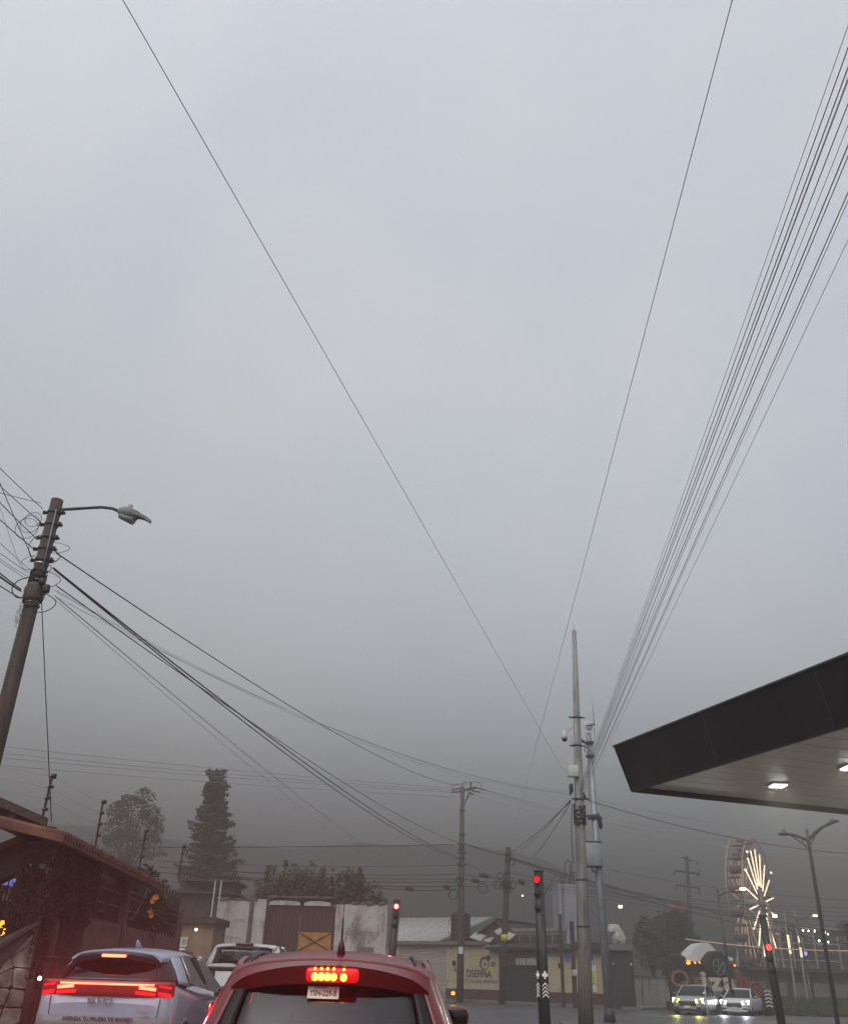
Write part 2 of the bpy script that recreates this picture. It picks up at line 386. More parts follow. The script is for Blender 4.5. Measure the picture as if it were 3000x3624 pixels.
# the crossing road beyond the lights, running off to the right
g = MB(); g.add([(-60, 38.2, .008), (90, 38.2, .008), (90, 84, .008), (-60, 84, .008)], [(0, 1, 2, 3)])
st('cross_road', g, M['asphalt'])
g = MB(); g.add([(5.75, -40, .06), (60, -40, .06), (60, 38, .06), (5.75, 38, .06), (5.75, -40, -.05), (60, -40, -.05), (60, 38, -.05), (5.75, 38, -.05)],
                [(0, 1, 2, 3), (2, 6, 7, 3), (0, 3, 7, 4)])
st('forecourt', g, M['pavement'])
g = MB(); g.box((5.675, -1, .05), (.15, 78, .16)); st('kerb_forecourt', g, M['kerb'])
g = MB(); g.box((-7.2, 8, .06), (2.6, 76, .12)); st('pavement_left', g, M['pavement'])
g = MB(); g.box((-5.82, 8, .055), (.16, 76, .15)); st('kerb_left', g, M['kerb'])

# painted lines
def stripe(a, b, w_, z, m, name='lane_marking'):
    a, b = V(a), V(b); d = (b - a).normalized(); n = V((-d.y, d.x, 0)) * w_ / 2
    g_ = MB(); g_.add([a + n, a - n, b - n, b + n], [(0, 1, 2, 3)])
    for i, q in enumerate(g_.v): g_.v[i] = (q[0], q[1], z)
    st(name, g_, m)
for k in range(6):
    stripe((-2.75, 10 + k * 6, 0), (-2.75, 13 + k * 6, 0), .12, .009, M['roadpaint'])
for pa, pb in (((2560, 3597), (2690, 3603)), ((2590, 3612), (2760, 3618)), ((2800, 3594), (2960, 3600)), ((2790, 3616), (2870, 3617)), ((2240, 3592), (2500, 3609))):
    a, b = atz(*pa, .01), atz(*pb, .01); stripe(a, b, .18, .011, M['roadpaint'])
a, b = atz(2640, 3617, .01), atz(2780, 3623, .01)
stripe(a, b, .5, .0105, M['yellowpaint'], 'kerb_paint')

# hill
def hillz(x, y):
    r = sstep(100, 450, y) * 51
    fall = 1 - .95 * sstep(20, 150, x - .10 * (y - 200)) * sstep(60, 200, y)
    n = (sin(x * .031 + y * .017) + sin(x * .013 - y * .027 + 1.3)) * 3.2 + sin(x * .11 + y * .07) * 1.1 + sin(x * .23 - y * .19) * .7
    return max(-.5, r * fall * (1 + .0006 * max(-200, -x * .4)) + n * sstep(118, 220, y) * fall - .45)
g = MB()
g.grid(lambda u, v: V((-560 + 1120 * u, 96 + 700 * v, hillz(-560 + 1120 * u, 96 + 700 * v))), 130, 90)
st('hill', g, M['hill'])

# ------------------------------------------------------------------ gatehouse on the left
def jitter_stones(parent, s0, s1, z0, z1, cw, ch, inside, name='stone', y=0.0, proud=.035, mats=('stone',), seed=3, top=None):
    rr = random.Random(seed); ns = max(1, round((s1 - s0) / cw)); nz = max(1, round((z1 - z0) / ch))
    Pn = {}
    for j in range(nz + 1):
        for i in range(ns + 1):
            s_ = s0 + (s1 - s0) * i / ns + ((j % 2) * .5 * cw if 0 < i < ns else 0) * .5; z_ = z0 + (z1 - z0) * j / nz
            if 0 < i < ns: s_ += rr.uniform(-.27, .27) * cw
            if 0 < j < nz: z_ += rr.uniform(-.27, .27) * ch
            if 0 < j < nz and 0 < i < ns: s_ += rr.uniform(-.08, .08) * cw
            Pn[i, j] = (s_, z_)
    k = 0
    for j in range(nz):
        for i in range(ns):
            q = [Pn[i, j], Pn[i + 1, j], Pn[i + 1, j + 1], Pn[i, j + 1]]
            cs, cz = sum(p[0] for p in q) / 4, sum(p[1] for p in q) / 4
            if top: q = [(p[0], min(p[1], top(p[0]))) for p in q]; cz = sum(p[1] for p in q) / 4
            if not all(inside(p[0] * .7 + cs * .3, p[1] * .7 + cz * .3) for p in q): continue
            if max(p[1] for p in q) - min(p[1] for p in q) < .06: continue
            pr = proud * rr.uniform(.5, 1.6); pts = []
            oc = []                                            # chipped corners
            for a_ in range(4):
                p0, p1, p2 = q[a_ - 1], q[a_], q[(a_ + 1) % 4]; c_ = rr.uniform(.04, .16)
                oc.append((p1[0] + (p0[0] - p1[0]) * c_, p1[1] + (p0[1] - p1[1]) * c_)); oc.append((p1[0] + (p2[0] - p1[0]) * c_, p1[1] + (p2[1] - p1[1]) * c_))
            n_ = len(oc); mb = MB(); vv = []
            tlx, tlz = rr.uniform(-.05, .05), rr.uniform(-.06, .06)
            for sc, yy in ((.95, y + .02), (.93, y - pr * .8), (.84, y - pr)):
                for p in oc: vv.append((cs + (p[0] - cs) * sc, yy + rr.uniform(-.007, .007) + (tlx * (p[0] - cs) + tlz * (p[1] - cz)) * (yy < y), cz + (p[1] - cz) * sc))
            fs = [[r_ * n_ + a_, r_ * n_ + (a_ + 1) % n_, (r_ + 1) * n_ + (a_ + 1) % n_, (r_ + 1) * n_ + a_] for r_ in range(2) for a_ in range(n_)]
            fs.append([2 * n_ + a_ for a_ in range(n_)]); mb.add(vv, fs, False)
            mb.build(name, M[mats[k % len(mats)]], parent); k += 1
    return k

GP = Plane((gx(108, 15.4), 15.4), (gx(330, 19.3), 19.3))
ra = GP.sz(152, 2925); rl = GP.sz(64, 2962); rr_ = GP.sz(500, 3052)
ap_s, ap_z = ra; ridge_z = ap_z - .02
gate = thing('gatehouse', 'dark stone gatehouse with an arched doorway under a clay tiled roof beside the road', 'gatehouse', GP.p, GP.rz)
s_a0, s_a1 = GP.sz(150, 3340)[0], GP.sz(296, 3330)[0]; a_top = GP.sz(232, 3112)[1]
wall_end = GP.sz(332, 3100)[0]
ac = (s_a0 + s_a1) / 2; aw = (s_a1 - s_a0) / 2; a_spring = a_top - aw * .85
def zroof(s_): return ridge_z if s_ > ap_s else ridge_z + (rl[1] - ap_z) / (rl[0] - ap_s) * (s_ - ap_s)
f3 = lambda a, b, d: V((a, d, b))
wl = -.05
mbw = MB()
pl = [(wl, 0), (s_a0, 0), (s_a0, a_spring)] + [(ac - aw * cos(pi * k / 12), a_spring + aw * .85 * sin(pi * k / 12)) for k in range(1, 12)] + \
     [(s_a1, a_spring), (s_a1, 0), (wall_end, 0), (wall_end, zroof(wall_end) - .12), (ap_s, ridge_z - .12), (wl, zroof(wl) - .12)]
mbw.prism(pl, f3, 0, .42)
mbw.build('wall', M['mortar'], gate)
def in_arch(s_, z_, gap=.07):
    return s_a0 - gap < s_ < s_a1 + gap and (z_ < a_spring or ((s_ - ac) / (aw + gap)) ** 2 + ((z_ - a_spring) / (aw * .85 + gap)) ** 2 < 1)
jitter_stones(gate, wl, wall_end, .05, ridge_z - .15, .40, .34, lambda s_, z_: not in_arch(s_, z_) and z_ < zroof(s_) - .14, seed=5)
# quoin stones on the reveal of the far jamb, facing the approaching traffic
for k in range(9):
    mb = MB(); z_ = .1 + k * .26
    if z_ > a_spring: break
    mb.rbox((s_a1 - .012, .21, z_ + .11), (.05, .34 + .04 * (k % 2), .22), .015); mb.build('stone', M['stone'], gate)
for k in range(13):
    z_ = .1 + k * .255
    if z_ > ridge_z - .5: break
    cut = rnd.uniform(.12, .30)
    for y0_, y1_ in ((.01, cut - .012), (cut + .012, .40)):
        mb = MB(); mb.rbox((wl - .01 - rnd.uniform(0, .02), (y0_ + y1_) / 2, z_ + .11 + rnd.uniform(-.02, .02)), (.05, y1_ - y0_, .215 + rnd.uniform(-.03, .03)), .03); mb.build('stone', M['stone'], gate)
# tiled roof: one slope down to the left, a long coping to the right
mb = MB()
def roofslab(mb, sa, za, sb, zb, th, y0, y1, drop):
    P = []
    for s_, z_ in ((sa, za), (sb, zb)):
        P += [(s_, y0, z_ - drop), (s_, y1, z_ + .1), (s_, y1, z_ + .1 - th), (s_, y0, z_ - drop - th)]
    mb.add(P, [(0, 4, 5, 1), (1, 5, 6, 2), (2, 6, 7, 3), (3, 7, 4, 0), (0, 1, 2, 3), (4, 7, 6, 5)])
_k = gate.matrix_basis.inverted() if False else (Matrix.Translation(GP.p) @ Matrix.Rotation(GP.rz, 4, 'Z')).inverted()
La, Lb = at(156, 2921, 16.0), at(-150, 3046, 15.7)
def slabp(p, q, th, dep):
    P = [p, q, q - V((0, 0, th)), p - V((0, 0, th))]; return P + [a_ + V((-.15, dep, .10)) for a_ in P]
mb.add([_k @ p for p in slabp(La, Lb, .13, 1.0)], [(0, 1, 2, 3), (7, 6, 5, 4), (0, 4, 5, 1), (3, 2, 6, 7), (0, 3, 7, 4), (1, 5, 6, 2)])
mb.build('roof', M['tile'], gate)
mb = MB(); Lc = at(64, 2965, 15.8)
mb.add([_k @ p for p in (La - V((0, -.15, .1)), Lb - V((0, -.15, .1)), Lb - V((0, -.15, .62)), Lc - V((0, -.15, .55)), La - V((0, -.15, 1.0)))] + [_k @ (p + V((0, .3, 0))) for p in (La - V((0, -.15, .1)), Lb - V((0, -.15, .1)), Lb - V((0, -.15, .62)), Lc - V((0, -.15, .55)), La - V((0, -.15, 1.0)))],
       [(0, 1, 2, 3, 4), (9, 8, 7, 6, 5), (0, 5, 6, 1), (1, 6, 7, 2), (2, 7, 8, 3), (3, 8, 9, 4), (4, 9, 5, 0)])
mb.build('gable_beam', M['darkwall'], gate)
mb = MB(); roofslab(mb, ap_s + .004, ridge_z, rr_[0] + 1.2, ridge_z, .10, -.34, .75, .10); mb.build('roof', M['tile'], gate)
# rows of half-round tiles along the slope edges
rt = MB(); k = 0; s_ = ap_s + .12
while s_ < rr_[0] + 1.1:
    rt.tube([(s_, -.37, ridge_z - .1), (s_, .75, ridge_z + .115)], .065, 6); s_ += .17
tag(rt.build('roof_tile', M['tile'], gate), kind='stuff')
# arched iron gate
mb = MB(); yg = .25
fr = [(s_a0 + .06, yg, .05), (s_a0 + .06, yg, a_spring - .25)] + [(ac - (aw - .06) * cos(pi * k / 10), yg, a_spring - .25 + (aw - .06) * .85 * sin(pi * k / 10)) for k in range(1, 10)] + [(s_a1 - .06, yg, a_spring - .25), (s_a1 - .06, yg, .05)]
mb.tube(fr, .022, 6); mb.tube([(s_a0 + .06, yg, 1.55), (s_a1 - .06, yg, 1.55)], .02, 6); mb.tube([(s_a0 + .06, yg, .2), (s_a1 - .06, yg, .2)], .02, 6)
mb.build('gate_frame', M['darksteel'], gate)
nb = 11
bm_ = None
for k in range(nb):
    s_ = s_a0 + .06 + (2 * aw - .12) * (k + .5) / nb
    zt = a_spring - .25 + (aw - .06) * .85 * sqrt(max(0, 1 - ((s_ - ac) / (aw - .06)) ** 2))
    mb = MB(); mb.tube([(s_, yg, .05), (s_, yg, zt)], .009, 5); mb.build('gate_bar', M['iron'], gate)
# dry ivy hanging over the stones
iv = thing('dry_ivy', 'dark dry ivy hanging over the stone front around the arched doorway', 'ivy', GP.p, GP.rz)
rr = random.Random(77); mb = MB(); ml = MB()
for k in range(210):
    s_ = rr.uniform(wl, wall_end); zt_ = zroof(s_) - .2 - rr.random() ** 2 * .9; ln = rr.uniform(.25, 1.3)
    if in_arch(s_, zt_ - ln, -.1): ln = max(.15, zt_ - a_top - rr.uniform(0, .25))
    if ln < .1: continue
    x_ = s_; pts = []
    for t in range(6): pts.append((x_, -.05 - .04 * sin(t), zt_ - ln * t / 5)); x_ += rr.uniform(-.06, .06)
    mb.tube(pts, rr.uniform(.006, .016), 4)
    for p in pts: ml.leaves((p[0], p[1] - .02, p[2]), (.09, .04, .10), 9, .035, rr)
for k in range(46):                             # and round the near end of the wall
    y_ = rr.uniform(-.02, .44); zt_ = zroof(0) - .3 - rr.random() * .9; ln = rr.uniform(.3, 1.1)
    mb.tube([(wl - .07 - .03 * sin(t), y_ + rr.uniform(-.04, .04), zt_ - ln * t / 5) for t in range(6)], rr.uniform(.006, .016), 4)
    for t in range(6): ml.leaves((wl - .09, y_, zt_ - ln * t / 5), (.04, .10, .10), 8, .035, rr)
tag(mb.build('stem', M['ivy'], iv), kind='stuff'); tag(ml.build('foliage', M['ivy'], iv), kind='stuff')
# entrance lamp low on the near pier
sl_, zl_ = GP.sz(117, 3463)
lm = thing('wall_lamp', 'tiny warm lamp on the stone pier beside the arched doorway', 'lamp', GP.w(sl_, -.1, zl_))
MB().ball((0, 0, 0), .03, 8).build('bulb', M['lampwarm'], lm); MB().rbox((-.04, .04, .0), (.05, .05, .09), .01).build('bracket', M['iron'], lm)

# wing wall of rubble stone falling away to the left
WP = Plane((GP.p.x - 1.9, 13.55), (GP.w(wl, 0).x + .02, GP.w(wl, 0).y - .03))
wing = thing('wing_wall', 'rough pale stone wing wall sloping down at the left of the gatehouse', 'wall', WP.p, WP.rz)
z1w = WP.sz(128, 3270)[1]; z0w = WP.sz(0, 3420)[1]; s1w = WP.len; s0w = WP.sz(0, 3420)[0]
topw = lambda s_: min(3, z1w + (z0w - z1w) / (s0w - s1w) * (s_ - s1w))
mb = MB(); mb.prism([(0, 0), (s1w, 0), (s1w, topw(s1w)), (0, max(.2, topw(0)))], f3, 0, .4); mb.build('wall', M['mortar'], wing)
jitter_stones(wing, 0, s1w, .02, z1w, .30, .27, lambda s_, z_: z_ < topw(s_) + .01, seed=8, top=lambda s_: topw(s_) - .05)
mb = MB(); mb.prism([(0, max(.2, topw(0)) + .002), (s1w, topw(s1w) + .002), (s1w, topw(s1w) + .07), (0, max(.2, topw(0)) + .07)], f3, -.06, .46); mb.build('coping', M['mortar'], wing)

# iron railing behind the wing wall
RL = Plane((-9.6, 16.3), (GP.w(wl, 0).x - .05, 16.3))
rail = thing('iron_railing', 'dark iron railing left of the gatehouse with lit windows behind', 'railing', RL.p, RL.rz)
zb, ztp = 1.2, WP.sz(60, 3050)[1] + .2
bar0 = MB().tube([(0, 0, zb), (0, 0, ztp)], .013, 5).mesh('bar')
n_ = int(RL.len / .13)
for k in range(n_):
    o = bpy.data.objects.new('bar', bar0); COL.objects.link(o); o.parent = rail; o.location = (.07 + k * .13, 0, 0)
    if k == 0: bar0.materials.append(M['iron'])
MB().bar((0, 0, zb + .3), (RL.len, 0, zb + .3), .04).bar((0, 0, ztp - .3), (RL.len, 0, ztp - .3), .04).build('rail', M['iron'], rail)

# garden house behind, its windows lit
hb = thing('garden_house', 'dim house behind the railing with small amber lights and a blue awning', 'house', (-11.5, 22, 0))
MB().box((0, 2, 1.7), (7.5, 3, 3.4)).build('wall', M['darkwall'], hb)
q = at(35, 3105, 20.0)
MB().patch((q.x - .9 + 11.5, -2.1, q.z - .1), (q.x + .28 + 11.5, -2.1, q.z - .22), (q.x + .28 + 11.5, -1.2, q.z + .3), (q.x - .9 + 11.5, -1.2, q.z + .42), 6, 4, (0, 0, .05), (0, 0, .02)).build('awning', M['screenblue'], hb)
for px, py in ((6, 3272), (20, 3300), (10, 3322)):
    q = at(px, py, 20.2); MB().rbox((q.x + 11.5, -1.8, q.z), (.10, .04, .13), .01).build('window_light', M['amber'], hb)
for px, py in ((10, 3140), (28, 3150), (18, 3175)):
    q = at(px, py, 20.4); MB().rbox((q.x + 11.5, -1.6, q.z), (.12, .03, .14), .01).build('pane', M['boxgrey'], hb)

# upper eave of the neighbouring house, dark timber
ev = thing('timber_eave', 'dark timber roof eave jutting in at the left above the gatehouse', 'roof', (-7, 14, 0))
A0, A1 = at(-190, 2738, 14.2), at(172, 2897, 15.2); B0, B1 = at(-190, 2775, 14.2), at(166, 2926, 15.2)
C0, C1 = at(-190, 2868, 17.0), at(128, 2918, 17.2)
o_ = V((-7, 14, 0))
mb = MB(); mb.add([A0 - o_, A1 - o_, B1 - o_, B0 - o_, C0 - o_ + V((0, 0, .2)), C1 - o_ + V((0, 0, .16)), C1 - o_, C0 - o_],
                  [(0, 1, 2, 3), (3, 2, 6, 7), (0, 4, 5, 1), (1, 5, 6, 2), (4, 7, 6, 5), (0, 3, 7, 4)]); mb.build('roof', M['timber'], ev)
p = at(133, 2912, 16.4); MB().bar((p.x + 7, p.y - 14, 2.9), (p.x + 7, p.y - 14, p.z + .05), .12).build('post', M['timber'], ev)
for t_ in (.15, .4, .65, .9):
    a = A0.lerp(A1, t_) - o_; c = C0.lerp(C1, t_) - o_
    MB().bar((a.x, a.y + .05, a.z - .18), (c.x, c.y - .05, c.z - .06), .09, .12).build('rafter', M['timber'], ev)

# boundary wall with iron fence beyond the gatehouse
FP = Plane(tuple(GP.w(wall_end + .03, .12))[:2], (gx(622, 30.5), 30.5))
fence = thing('boundary_fence', 'tall iron fence on a low brick wall between the gatehouse and the pine tree', 'fence', FP.p, FP.rz)
zf0 = FP.sz(350, 3255)[1]; zf1 = FP.sz(420, 3062)[1]
MB().box((FP.len / 2, .15, zf0 / 2), (FP.len, .28, zf0)).build('wall', M['brick'], fence)
fb = MB().tube([(0, 0, zf0), (0, 0, zf1), (0, -.02, zf1 + .14)], [.014, .014, .002], 5).mesh('bar'); fb.materials.append(M['iron'])
n_ = int(FP.len / .14)
for k in range(n_):
    o = bpy.data.objects.new('bar', fb); COL.objects.link(o); o.parent = fence
    o.location = (.1 + k * .14, .12, 0); o.scale = (1, 1, 1 + .03 * sin(k * 1.7))
for z_ in (zf0 + .35, zf0 + .62, zf1 - .35):
    MB().bar((0, .12, z_), (FP.len, .12, z_), .035).build('rail', M['iron'], fence)
for k in range(4):                       # swagged scrolls in front of the bars
    s_ = .2 + k * FP.len / 4; wv = FP.len / 4
    MB().tube([(s_ + wv * t / 10, .08, zf1 - .15 - .8 * sin(pi * t / 10)) for t in range(11)], .02, 5).build('scroll', M['iron'], fence)
for k in (0, 1, 2):
    s_ = FP.len * (k + 1) / 3 - .2; MB().box((s_, .15, zf1 / 2 - .05), (.30, .34, zf1 - .1)).build('pier', M['brick'], fence)

# pale house wall behind the fence
hw = thing('pale_house', 'pale house front half hidden behind the iron fence', 'house', FP.w(4, 3.2), FP.rz)
MB().box((0, .2, 1.6), (9, .3, 3.2)).build('wall', M['whitewall'], hw)
for k in range(4): MB().box((-3.3 + k * 2.0, .0, 2.1), (.8, .06, 1.0)).build('window', M['frit'], hw)
MB().box((0, .3, 3.3), (9.6, 1.2, .2)).build('roof', M['tile'], hw)

# flowering shrub in the fence
q = at(500, 3190, 25.5)
fl = thing('flowering_shrub', 'dark shrub with orange blossoms growing through the iron fence', 'shrub', (q.x, q.y, 0))
rr = random.Random(4); mb = MB()
for c, r_ in (((0, 0, 2.7), (.7, .5, .9)), ((-.4, .1, 2.2), (.5, .4, .6)), ((.4, 0, 3.0), (.4, .4, .6)), ((0, 0, 3.5), (.35, .3, .4))): mb.leaves(c, r_, 420, .075, rr)
mb.build('foliage', M['leafdark'], fl); MB().tube([(0, 0, 0), (.05, 0, 1.2), (-.05, 0, 2.6)], [.06, .05, .02], 6).build('stem', M['bark'], fl)
for px, py in ((506, 3172), (524, 3158), (541, 3190), (548, 3178), (530, 3222), (536, 3240), (553, 3176)):
    z_ = at(px, py, 25.1); mb = MB()
    for k in range(5): a_ = k * 2 * pi / 5; mb.patch((z_.x - q.x, z_.y - q.y, z_.z), (z_.x - q.x + .065 * cos(a_), z_.y - q.y, z_.z + .065 * sin(a_)), (z_.x - q.x + .075 * cos(a_ + .6), z_.y - q.y - .04, z_.z + .075 * sin(a_ + .6)), (z_.x - q.x + .065 * cos(a_ + 1.2), z_.y - q.y, z_.z + .065 * sin(a_ + 1.2)), 1, 1)
    mb.build('blossom', M['flower'], fl)

# electric fence posts leaning out over the boundary
EPOS = [((187, 2740), (150, 2892), 16.6), ((366, 2832), (340, 2984), 20.0), ((518, 2935), (496, 3055), 24.5), ((650, 2990), (634, 3095), 30.0)]
tops = []
lab = ['leaning electric fence post at the gatehouse roof peak', 'electric fence post standing midway along the clay tiled coping', 'electric fence post near the far end of the clay tiled coping', 'electric fence post at the far end of the iron fence beside the pine']
for (a, b, D), lb in zip(EPOS, lab):
    T, B = at(*a, D), at(*b, D)
    pst = thing('electric_fence_post', lb, 'fence post', B, 0, 'electric fence posts along the boundary wall')
    MB().bar((0, 0, -.15), T - B, .035).build('post', M['iron'], pst)
    for k in range(4):
        c = (T - B) * (.16 + k * .26)
        MB().tube([c - V((.03, 0, 0)), c + V((.07, -.03, .01))], [.02, .03], 7).build('insulator', M['black'], pst)
    MB().rbox((T - B) + V((.03, 0, -.04)), (.09, .05, .09), .015).build('cap', M['black'], pst)
    tops.append((B, T - B))

# ------------------------------------------------------------------ houses between the fence and the white wall
q = at(690, 3300, 46)
tw = thing('tan_building', 'low tan building with a flat brown parapet beside the white walled yard', 'building', (q.x - .6, 46, 0))
zt = at(690, 3268, 46).z
MB().box((0, 1.5, zt / 2), (2.9, 3, zt)).build('wall', M['tanwall'], tw); MB().box((0, 1.4, zt + .12), (3.2, 3.4, .28)).build('parapet', M['darkwall'], tw)
MB().box((.15, -.02, 1.1), (1.0, .06, 2.2)).build('door', M['maroon'], tw)
qs = at(649, 3336, 45.9)
sg = thing('parking_sign', 'white square sign with a ringed letter E on the tan building', 'sign', (qs.x, 45.93, qs.z))
MB().rbox((0, 0, 0), (.34, .03, .40), .01).build('plate', M['paper'], sg)
MB().lathe([(.115, 0), (.135, 0), (.135, .008), (.115, .008)], n=22, m=Matrix.Translation((0, -.018, .04)) @ Matrix.Rotation(pi / 2, 4, 'X'), caps=False).build('ring', M['ink'], sg)
text_obj('E', .2, M['ink'], sg, upright(0, -.02, .04), bold=.006)
MB().rbox((0, -.02, -.29), (.26, .02, .1), .008).build('plate', M['paper'], sg)
q2 = at(694, 3291, 45.7)
lm = thing('wall_light', 'small bright lamp on the parapet of the tan building', 'lamp', q2)
MB().ball((0, 0, 0), .055, 8).build('bulb', M['lampwhite'], lm); MB().rbox((0, .12, .02), (.06, .2, .05), .01).build('bracket', M['iron'], lm)

q = at(705, 3150, 60)
dh = thing('stepped_house', 'dark foggy house with two flat roof levels beneath the pine tree', 'house', (q.x, 60, 0))
for k, (py0, py1, dx, wd) in enumerate(((3290, 3165, 0, 4.0), (3165, 3120, .5, 2.8))):
    z0, z1 = (0 if k == 0 else at(705, py0, 60).z), at(705, py1, 60).z
    MB().box((dx, 2 + k * .3, (z0 + z1) / 2), (wd, 4 - k * .6, z1 - z0)).build('wall', M['darkwall'], dh)
    MB().box((dx, 1.9 + k * .3, z1 + .09), (wd + .7, 4.6 - k * .6, .14)).build('roof', M['darkwall'], dh)
    MB().box((dx - .3, -.02 + .6 * k, (z0 + z1) / 2 if k else 2.6), (.9, .06, .9)).build('window', M['frit'], dh)
for px, nm in ((763, 'left'), (784, 'right')):
    a, b = at(px, 3118, 50.5), at(px - 8, 3420, 50.5)
    pp = thing('thin_post', 'thin pale %s post of the pair at the left end of the white wall' % ('left hand' if nm == 'left' else 'right hand'), 'post', (a.x, 50.5, 0), 0, 'thin posts by the white wall')
    MB().tube([(0, 0, 0), (0, 0, a.z)], .045, 7).build('post', M['galv'], pp); MB().rbox((0, 0, a.z + .02), (.11, .11, .04), .01).build('cap', M['galv'], pp)

# ------------------------------------------------------------------ white walled yard with the big gate
YW = 52.0
yp = Plane((gx(742, YW), YW), (gx(1360, YW - 1), YW - 1))
yard = thing('yard_wall', 'tall weathered white plaster wall with a big brown gate and black damp stains', 'wall', yp.p, yp.rz)
zL = yp.sz(850, 3188)[1]; zR = yp.sz(1300, 3203)[1]
sg0, sg1 = yp.sz(932, 3300)[0], yp.sz(1183, 3300)[0]; zg = yp.sz(1050, 3205)[1]; spl = yp.sz(882, 3300)[0]
lenw = yp.len
MB().box(((spl - .12) / 2, .2, zL / 2), (spl - .12, .36, zL)).build('wall', M['plaster'], yard)
MB().box(((spl + .12 + sg0) / 2, .2, zL / 2 + .05), (sg0 - spl - .12, .40, zL + .1)).build('wall', M['plaster'], yard)
MB().box((spl, .2, zL / 2 + .18), (.235, .46, zL + .36)).build('pier', M['stain'], yard)
MB().box(((sg1 + lenw) / 2, .2, zR / 2), (lenw - sg1, .36, zR)).build('wall', M['plaster'], yard)
for a0, a1 in ((.04, .48), (.54, .92)):          # white arched heads over the two leaves
    sA, sB = sg0 + (sg1 - sg0) * a0, sg0 + (sg1 - sg0) * a1; hh = .15
    MB().prism([(sA, zg), (sB, zg)] + [(sA + (sB - sA) * (.5 + .5 * cos(pi * k / 8)), zg + .08 + hh * sin(pi * k / 8) ** .6) for k in range(0, 9)], f3, .08, .32).build('gate_head', M['plaster'], yard)
MB().box(((sg0 + sg1) / 2, .22, zg + .42), (sg1 - sg0 - .004, .2, .1)).build('lintel', M['stain'], yard)
rr = random.Random(2); mb = MB(); s_ = .1
while s_ < lenw:                                 # ragged dark cap and broken coping
    if not (sg0 - .1 < s_ < sg1): mb.rbox((s_, .2, (zL if s_ < sg0 else zR) + .05), (rr.uniform(.2, .5), .44, rr.uniform(.06, .22)), .03)
    s_ += rr.uniform(.3, .75)
tag(mb.build('broken_coping', M['stain'], yard), kind='stuff')
smid = sg0 + (sg1 - sg0) * .49
for a0, a1 in ((sg0 + .03, smid - .03), (smid + .03, sg1 - .03)):
    lf = MB().box(((a0 + a1) / 2, .22, zg / 2), (a1 - a0, .07, zg - .06)).build('gate_leaf', M['rustgate'], yard)
    for k in range(9):
        s_ = a0 + (a1 - a0) * (k + .5) / 9; MB().box((s_, .175, zg / 2), (.03, .04, zg - .1)).build('rib', M['rustgate'], lf)
x0, z0 = yp.sz(1052, 3368); x1, z1 = yp.sz(1172, 3302)
oc = MB().box(((x0 + x1) / 2, .13, (z0 + z1) / 2), (x1 - x0, .05, z1 - z0)).build('ochre_panel', M['ochre'], yard)
MB().bar((x0 + .04, .095, z0 + .04), (x1 - .04, .095, z1 - .04), .07, .03, (0, 1, 0)).build('brace', M['rustgate'], oc)
MB().bar((x0 + .04, .088, z1 - .04), (x1 - .04, .088, z0 + .04), .07, .03, (0, 1, 0)).build('brace', M['rustgate'], oc)
s_, z_ = yp.sz(1285, 3302); text_obj('Estacione', .46, M['inkgrey'], yard, upright(s_, .015, z_) @ Matrix.Rotation(-.03, 4, 'Z'), ext=.004, bold=-.004)
for (px, py, tx, sz_) in ((850, 3258, 'onst', .38), (825, 3320, 'Familia', .26)):
    s_, z_ = yp.sz(px, py); text_obj(tx, sz_, M['inkgrey'], yard, upright(s_, .015, z_) @ Matrix.Rotation(-.03, 4, 'Z'), ext=.004, bold=-.003)
# faded painted notice low on the right panel
s0, z0 = yp.sz(1262, 3372); s1, z1 = yp.sz(1322, 3354)
MB().box(((s0 + s1) / 2, .008, (z0 + z1) / 2), (s1 - s0, .02, z1 - z0)).build('painted_notice', M['inkgrey'], yard)
for k in range(3): MB().lathe([(.16, 0), (.2, 0), (.2, .01), (.16, .01)], n=14, m=Matrix.Translation((s0 + .3 + .32 * k, .012, z0 - .35)) @ Matrix.Rotation(pi / 2, 4, 'X'), caps=False).build('painted_ring', M['inkgrey'], yard)
# hanging vegetation on the wall top
vn = thing('climbing_vine', 'bushy overgrown vine spilling over the top of the white wall and gate', 'vine', yp.w((sg0 + sg1) / 2, .7), yp.rz)
rr = random.Random(9); mb = MB()
for px, py, r_ in ((930, 3165, .55), (965, 3140, .8), (1010, 3125, .95), (1060, 3120, 1.0), (1110, 3135, .95), (1150, 3160, .75), (1190, 3165, .6), (1235, 3165, .6), (1265, 3155, .7), (1290, 3175, .55), (1330, 3190, .35), (1040, 3165, .8), (1100, 3172, .7), (985, 3172, .6), (1250, 3112, .45), (1215, 3100, .35), (905, 3180, .3)):
    s_, z_ = yp.sz(px, py); mb.leaves((s_ - (sg0 + sg1) / 2, rr.uniform(-.3, .3), z_), (r_ * 1.25, .6, r_ * .85), int(520 * r_), .085, rr)
    for _k in range(int(14 * r_)):
        a_ = rr.uniform(-.2, 3.4); q_ = r_ * rr.uniform(.8, 1.25); mb.leaves((s_ - (sg0 + sg1) / 2 + 1.2 * q_ * cos(a_), rr.uniform(-.5, .3), z_ + q_ * sin(a_) * .95), (.13, .13, .26), rr.randint(10, 34), .075, rr)
    for _k in range(3): mb.leaves((s_ - (sg0 + sg1) / 2 + rr.uniform(-r_, r_), -.25, z_ - r_ * rr.uniform(.6, 1.1)), (.12, .08, .35), 26, .07, rr)
mb.build('foliage', M['leafvine'], vn)
mb = MB()
for k in range(9):
    s_ = -2.4 + k * .75; mb.tube([(s_, -.1, zg - .2), (s_ + rr.uniform(-.3, .3), 0, zg + .5), (s_ + rr.uniform(-.6, .6), .1, zg + 1.4)], [.05, .04, .01], 5)
mb.build('stem', M['bark'], vn)

